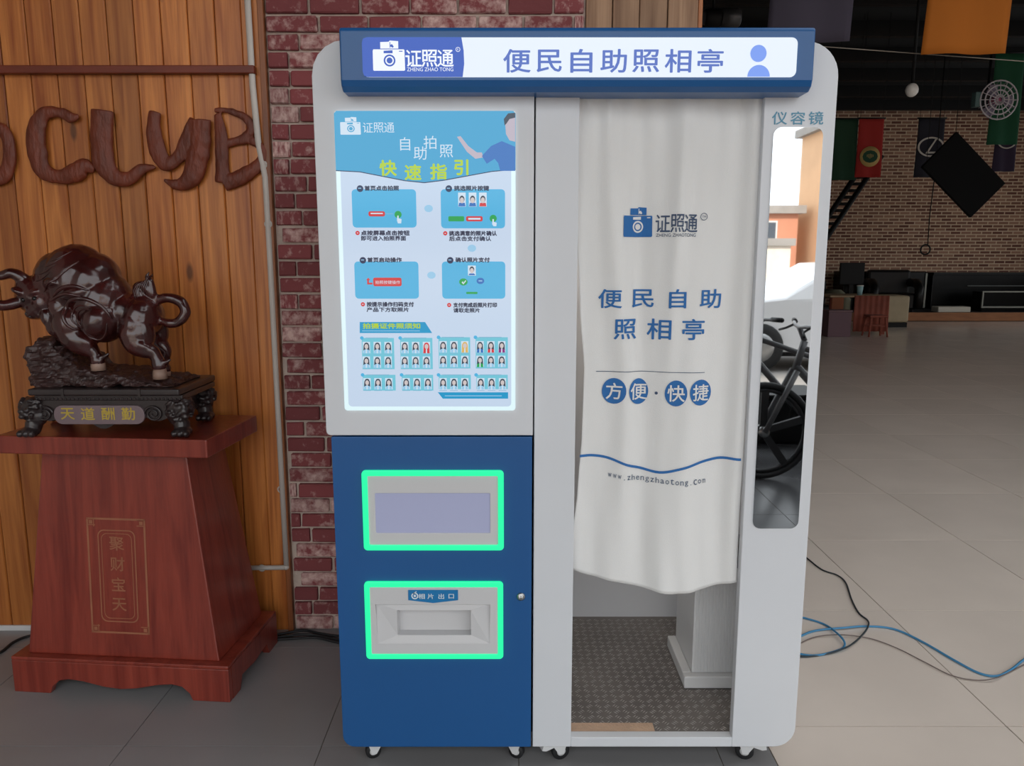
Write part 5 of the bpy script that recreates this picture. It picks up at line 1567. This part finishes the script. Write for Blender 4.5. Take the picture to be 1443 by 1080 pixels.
for s_ in (-1, 1):
    y = s_*0.79
    MB().prism_y([(-1.5, 1.08), (-0.95, 1.36), (-0.35, 1.36), (-0.35, 1.08)], y-0.012, y+0.012).build('side_window', M_win, car, local=True)
    MB().prism_y([(-0.27, 1.08), (-0.27, 1.36), (0.3, 1.32), (0.85, 1.08)], y-0.012, y+0.012).build('side_window', M_win, car, local=True)
    for x in (-1.4, 1.4):
        wh = MB().lathe([(0.2, s_*0.72), (0.31, s_*0.72), (0.325, s_*0.76), (0.325, s_*0.86), (0.31, s_*0.89), (0.2, s_*0.88)], (x, 0, 0.325), 'Y', 24).build('wheel', M_dark, car, local=True)
        MB().lathe([(0.2, s_*0.87), (0.19, s_*0.885), (0.05, s_*0.895)], (x, 0, 0.325), 'Y', 20).build('hub_cap', M_steel, wh, local=True)
    MB().box(-2.26, -2.1, s_*0.6-0.14, s_*0.6+0.14, 0.74, 0.96).build('tail_light', mat('red_lens', (196, 30, 40), 0.2), car, local=True)
    MB().box(2.1, 2.24, s_*0.6-0.16, s_*0.6+0.16, 0.62, 0.78).build('head_light', mat('clear_lens', (220, 225, 230), 0.1), car, local=True)
MB().box(-1.9, 1.9, -0.80, 0.80, 0.2, 0.3).build('underbody', M_black, car, local=True)

# bicycles with five-spoke wheels beside the shopfront
M_frame = mat('graphite_frame', (92, 92, 94), 0.35)
def bicycle(label, loc, rz):
    t_ = thing('bicycle', label, 'bicycle', loc, rz, 'bicycles parked inside the shopfront')
    rw = 0.33; hubs = ((0.0, rw), (1.05, rw))
    for hx, hz in hubs:
        w_ = MB().torus((hx, 0, hz), rw-0.022, 0.022, 'Y', 32, 8).build('tyre', M_dark, t_, local=True)
        MB().torus((hx, 0, hz), rw-0.055, 0.015, 'Y', 32, 6).build('rim', M_dark, w_, local=True)
        for k in range(5):
            a = 2*math.pi*k/5 + 0.3
            q = [(hx + 0.03*math.cos(a-0.8), hz + 0.03*math.sin(a-0.8)), (hx + (rw-0.05)*math.cos(a-0.09), hz + (rw-0.05)*math.sin(a-0.09)),
                 (hx + (rw-0.05)*math.cos(a+0.09), hz + (rw-0.05)*math.sin(a+0.09)), (hx + 0.03*math.cos(a+0.8), hz + 0.03*math.sin(a+0.8))]
            MB().prism_y(q, -0.012, 0.012).build('spoke', M_dark, w_, local=True)
        MB().lathe([(0.035, -0.05), (0.035, 0.05)], (hx, 0, hz), 'Y', 14).build('hub', M_steel, w_, local=True)
    head_t, head_b = Vector((0.24, 0, 0.93)), Vector((0.19, 0, 0.74)); bbk = Vector((0.62, 0, 0.30)); seat_t = Vector((0.80, 0, 0.80)); rear = Vector((1.05, 0, rw))
    def bar(name, a, c, r): return MB().tube([a, c], r, 10).build(name, M_frame, t_, local=True)
    bar('head_tube', head_b, head_t, 0.024); bar('top_tube', head_t - Vector((0, 0, 0.05)), seat_t - Vector((0.02, 0, 0.1)), 0.019); bar('down_tube', head_b + Vector((0, 0, 0.03)), bbk, 0.026); bar('seat_tube', bbk, seat_t, 0.018)
    for s_ in (-1, 1):
        o_ = Vector((0, s_*0.055, 0))
        bar('fork_blade', head_b + o_*0.9, Vector((0, 0, rw)) + o_, 0.018); bar('chain_stay', bbk + o_*0.5, rear + o_, 0.011); bar('seat_stay', seat_t - Vector((0.02, 0, 0.12)) + o_*0.4, rear + o_, 0.01)
    bar('seat_post', seat_t, seat_t + Vector((0.03, 0, 0.1)), 0.014)
    MB().sphere(seat_t + Vector((0.05, 0, 0.12)), (0.14, 0.07, 0.035), 16, 8).build('saddle', M_black, t_, local=True)
    bar('stem', head_t, head_t + Vector((-0.04, 0, 0.09)), 0.018)
    hb_ = MB().tube(smooth_path([(0.27, -0.32, 1.04), (0.21, -0.12, 1.03), (0.2, 0, 1.02), (0.21, 0.12, 1.03), (0.27, 0.32, 1.04)], 5), 0.012, 8).build('handlebar', M_frame, t_, local=True)
    for s_ in (-1, 1):
        MB().tube([(0.245, s_*0.22, 1.037), (0.272, s_*0.33, 1.04)], 0.017, 8).build('grip', M_black, hb_, local=True)
        MB().tube([(0.225, s_*0.15, 1.03), (0.17, s_*0.17, 1.0), (0.15, s_*0.25, 0.98)], 0.008, 6).build('brake_lever', M_black, hb_, local=True)
    MB().lathe([(0.09, -0.05), (0.09, -0.045)], (bbk.x, 0, bbk.z), 'Y', 20).build('chain_ring', M_black, t_, local=True)
    for s_ in (-1, 1):
        cr_ = MB().tube([(bbk.x, s_*0.07, bbk.z), (bbk.x + s_*0.12, s_*0.085, bbk.z - s_*0.1)], 0.011, 8).build('crank', M_black, t_, local=True)
        MB().box(bbk.x + s_*0.12-0.045, bbk.x + s_*0.12+0.045, s_*0.09-0.04 + s_*0.04, s_*0.09+0.04 + s_*0.04, bbk.z - s_*0.1-0.012, bbk.z - s_*0.1+0.012).build('pedal', M_black, cr_, local=True)
    MB().box(1.12, 1.15, -0.03, 0.03, 0.72, 0.78).build('reflector', mat('red_lens', (196, 30, 40), 0.2), t_, local=True)
    bar('kick_stand', Vector((0.66, 0.03, 0.28)), Vector((0.74, 0.17, 0.0)), 0.009)
    return t_
crate = thing('black_crate', 'black plastic crate on the floor behind the bicycles', 'crate', (2.0, -2.1, 0))
MB().box(-0.45, 0.45, -0.22, 0.22, 0, 0.36).build('crate_body', M_black, crate, local=True, bevel=0.02)
MB().ring_y([(-0.47, 0.34), (0.47, 0.34), (0.47, 0.40), (-0.47, 0.40)], [(-0.46, 0.35), (0.46, 0.35), (0.46, 0.39), (-0.46, 0.39)], -0.24, 0.24).build('crate_rim', M_black, crate, local=True)
bicycle('dark bicycle with five-spoke wheels on the dark tiles facing the booth', (1.66, -0.92, 0), R(2))
bicycle('dark bicycle parked between the other bicycle and the black crate', (1.55, -1.5, 0), R(-4))
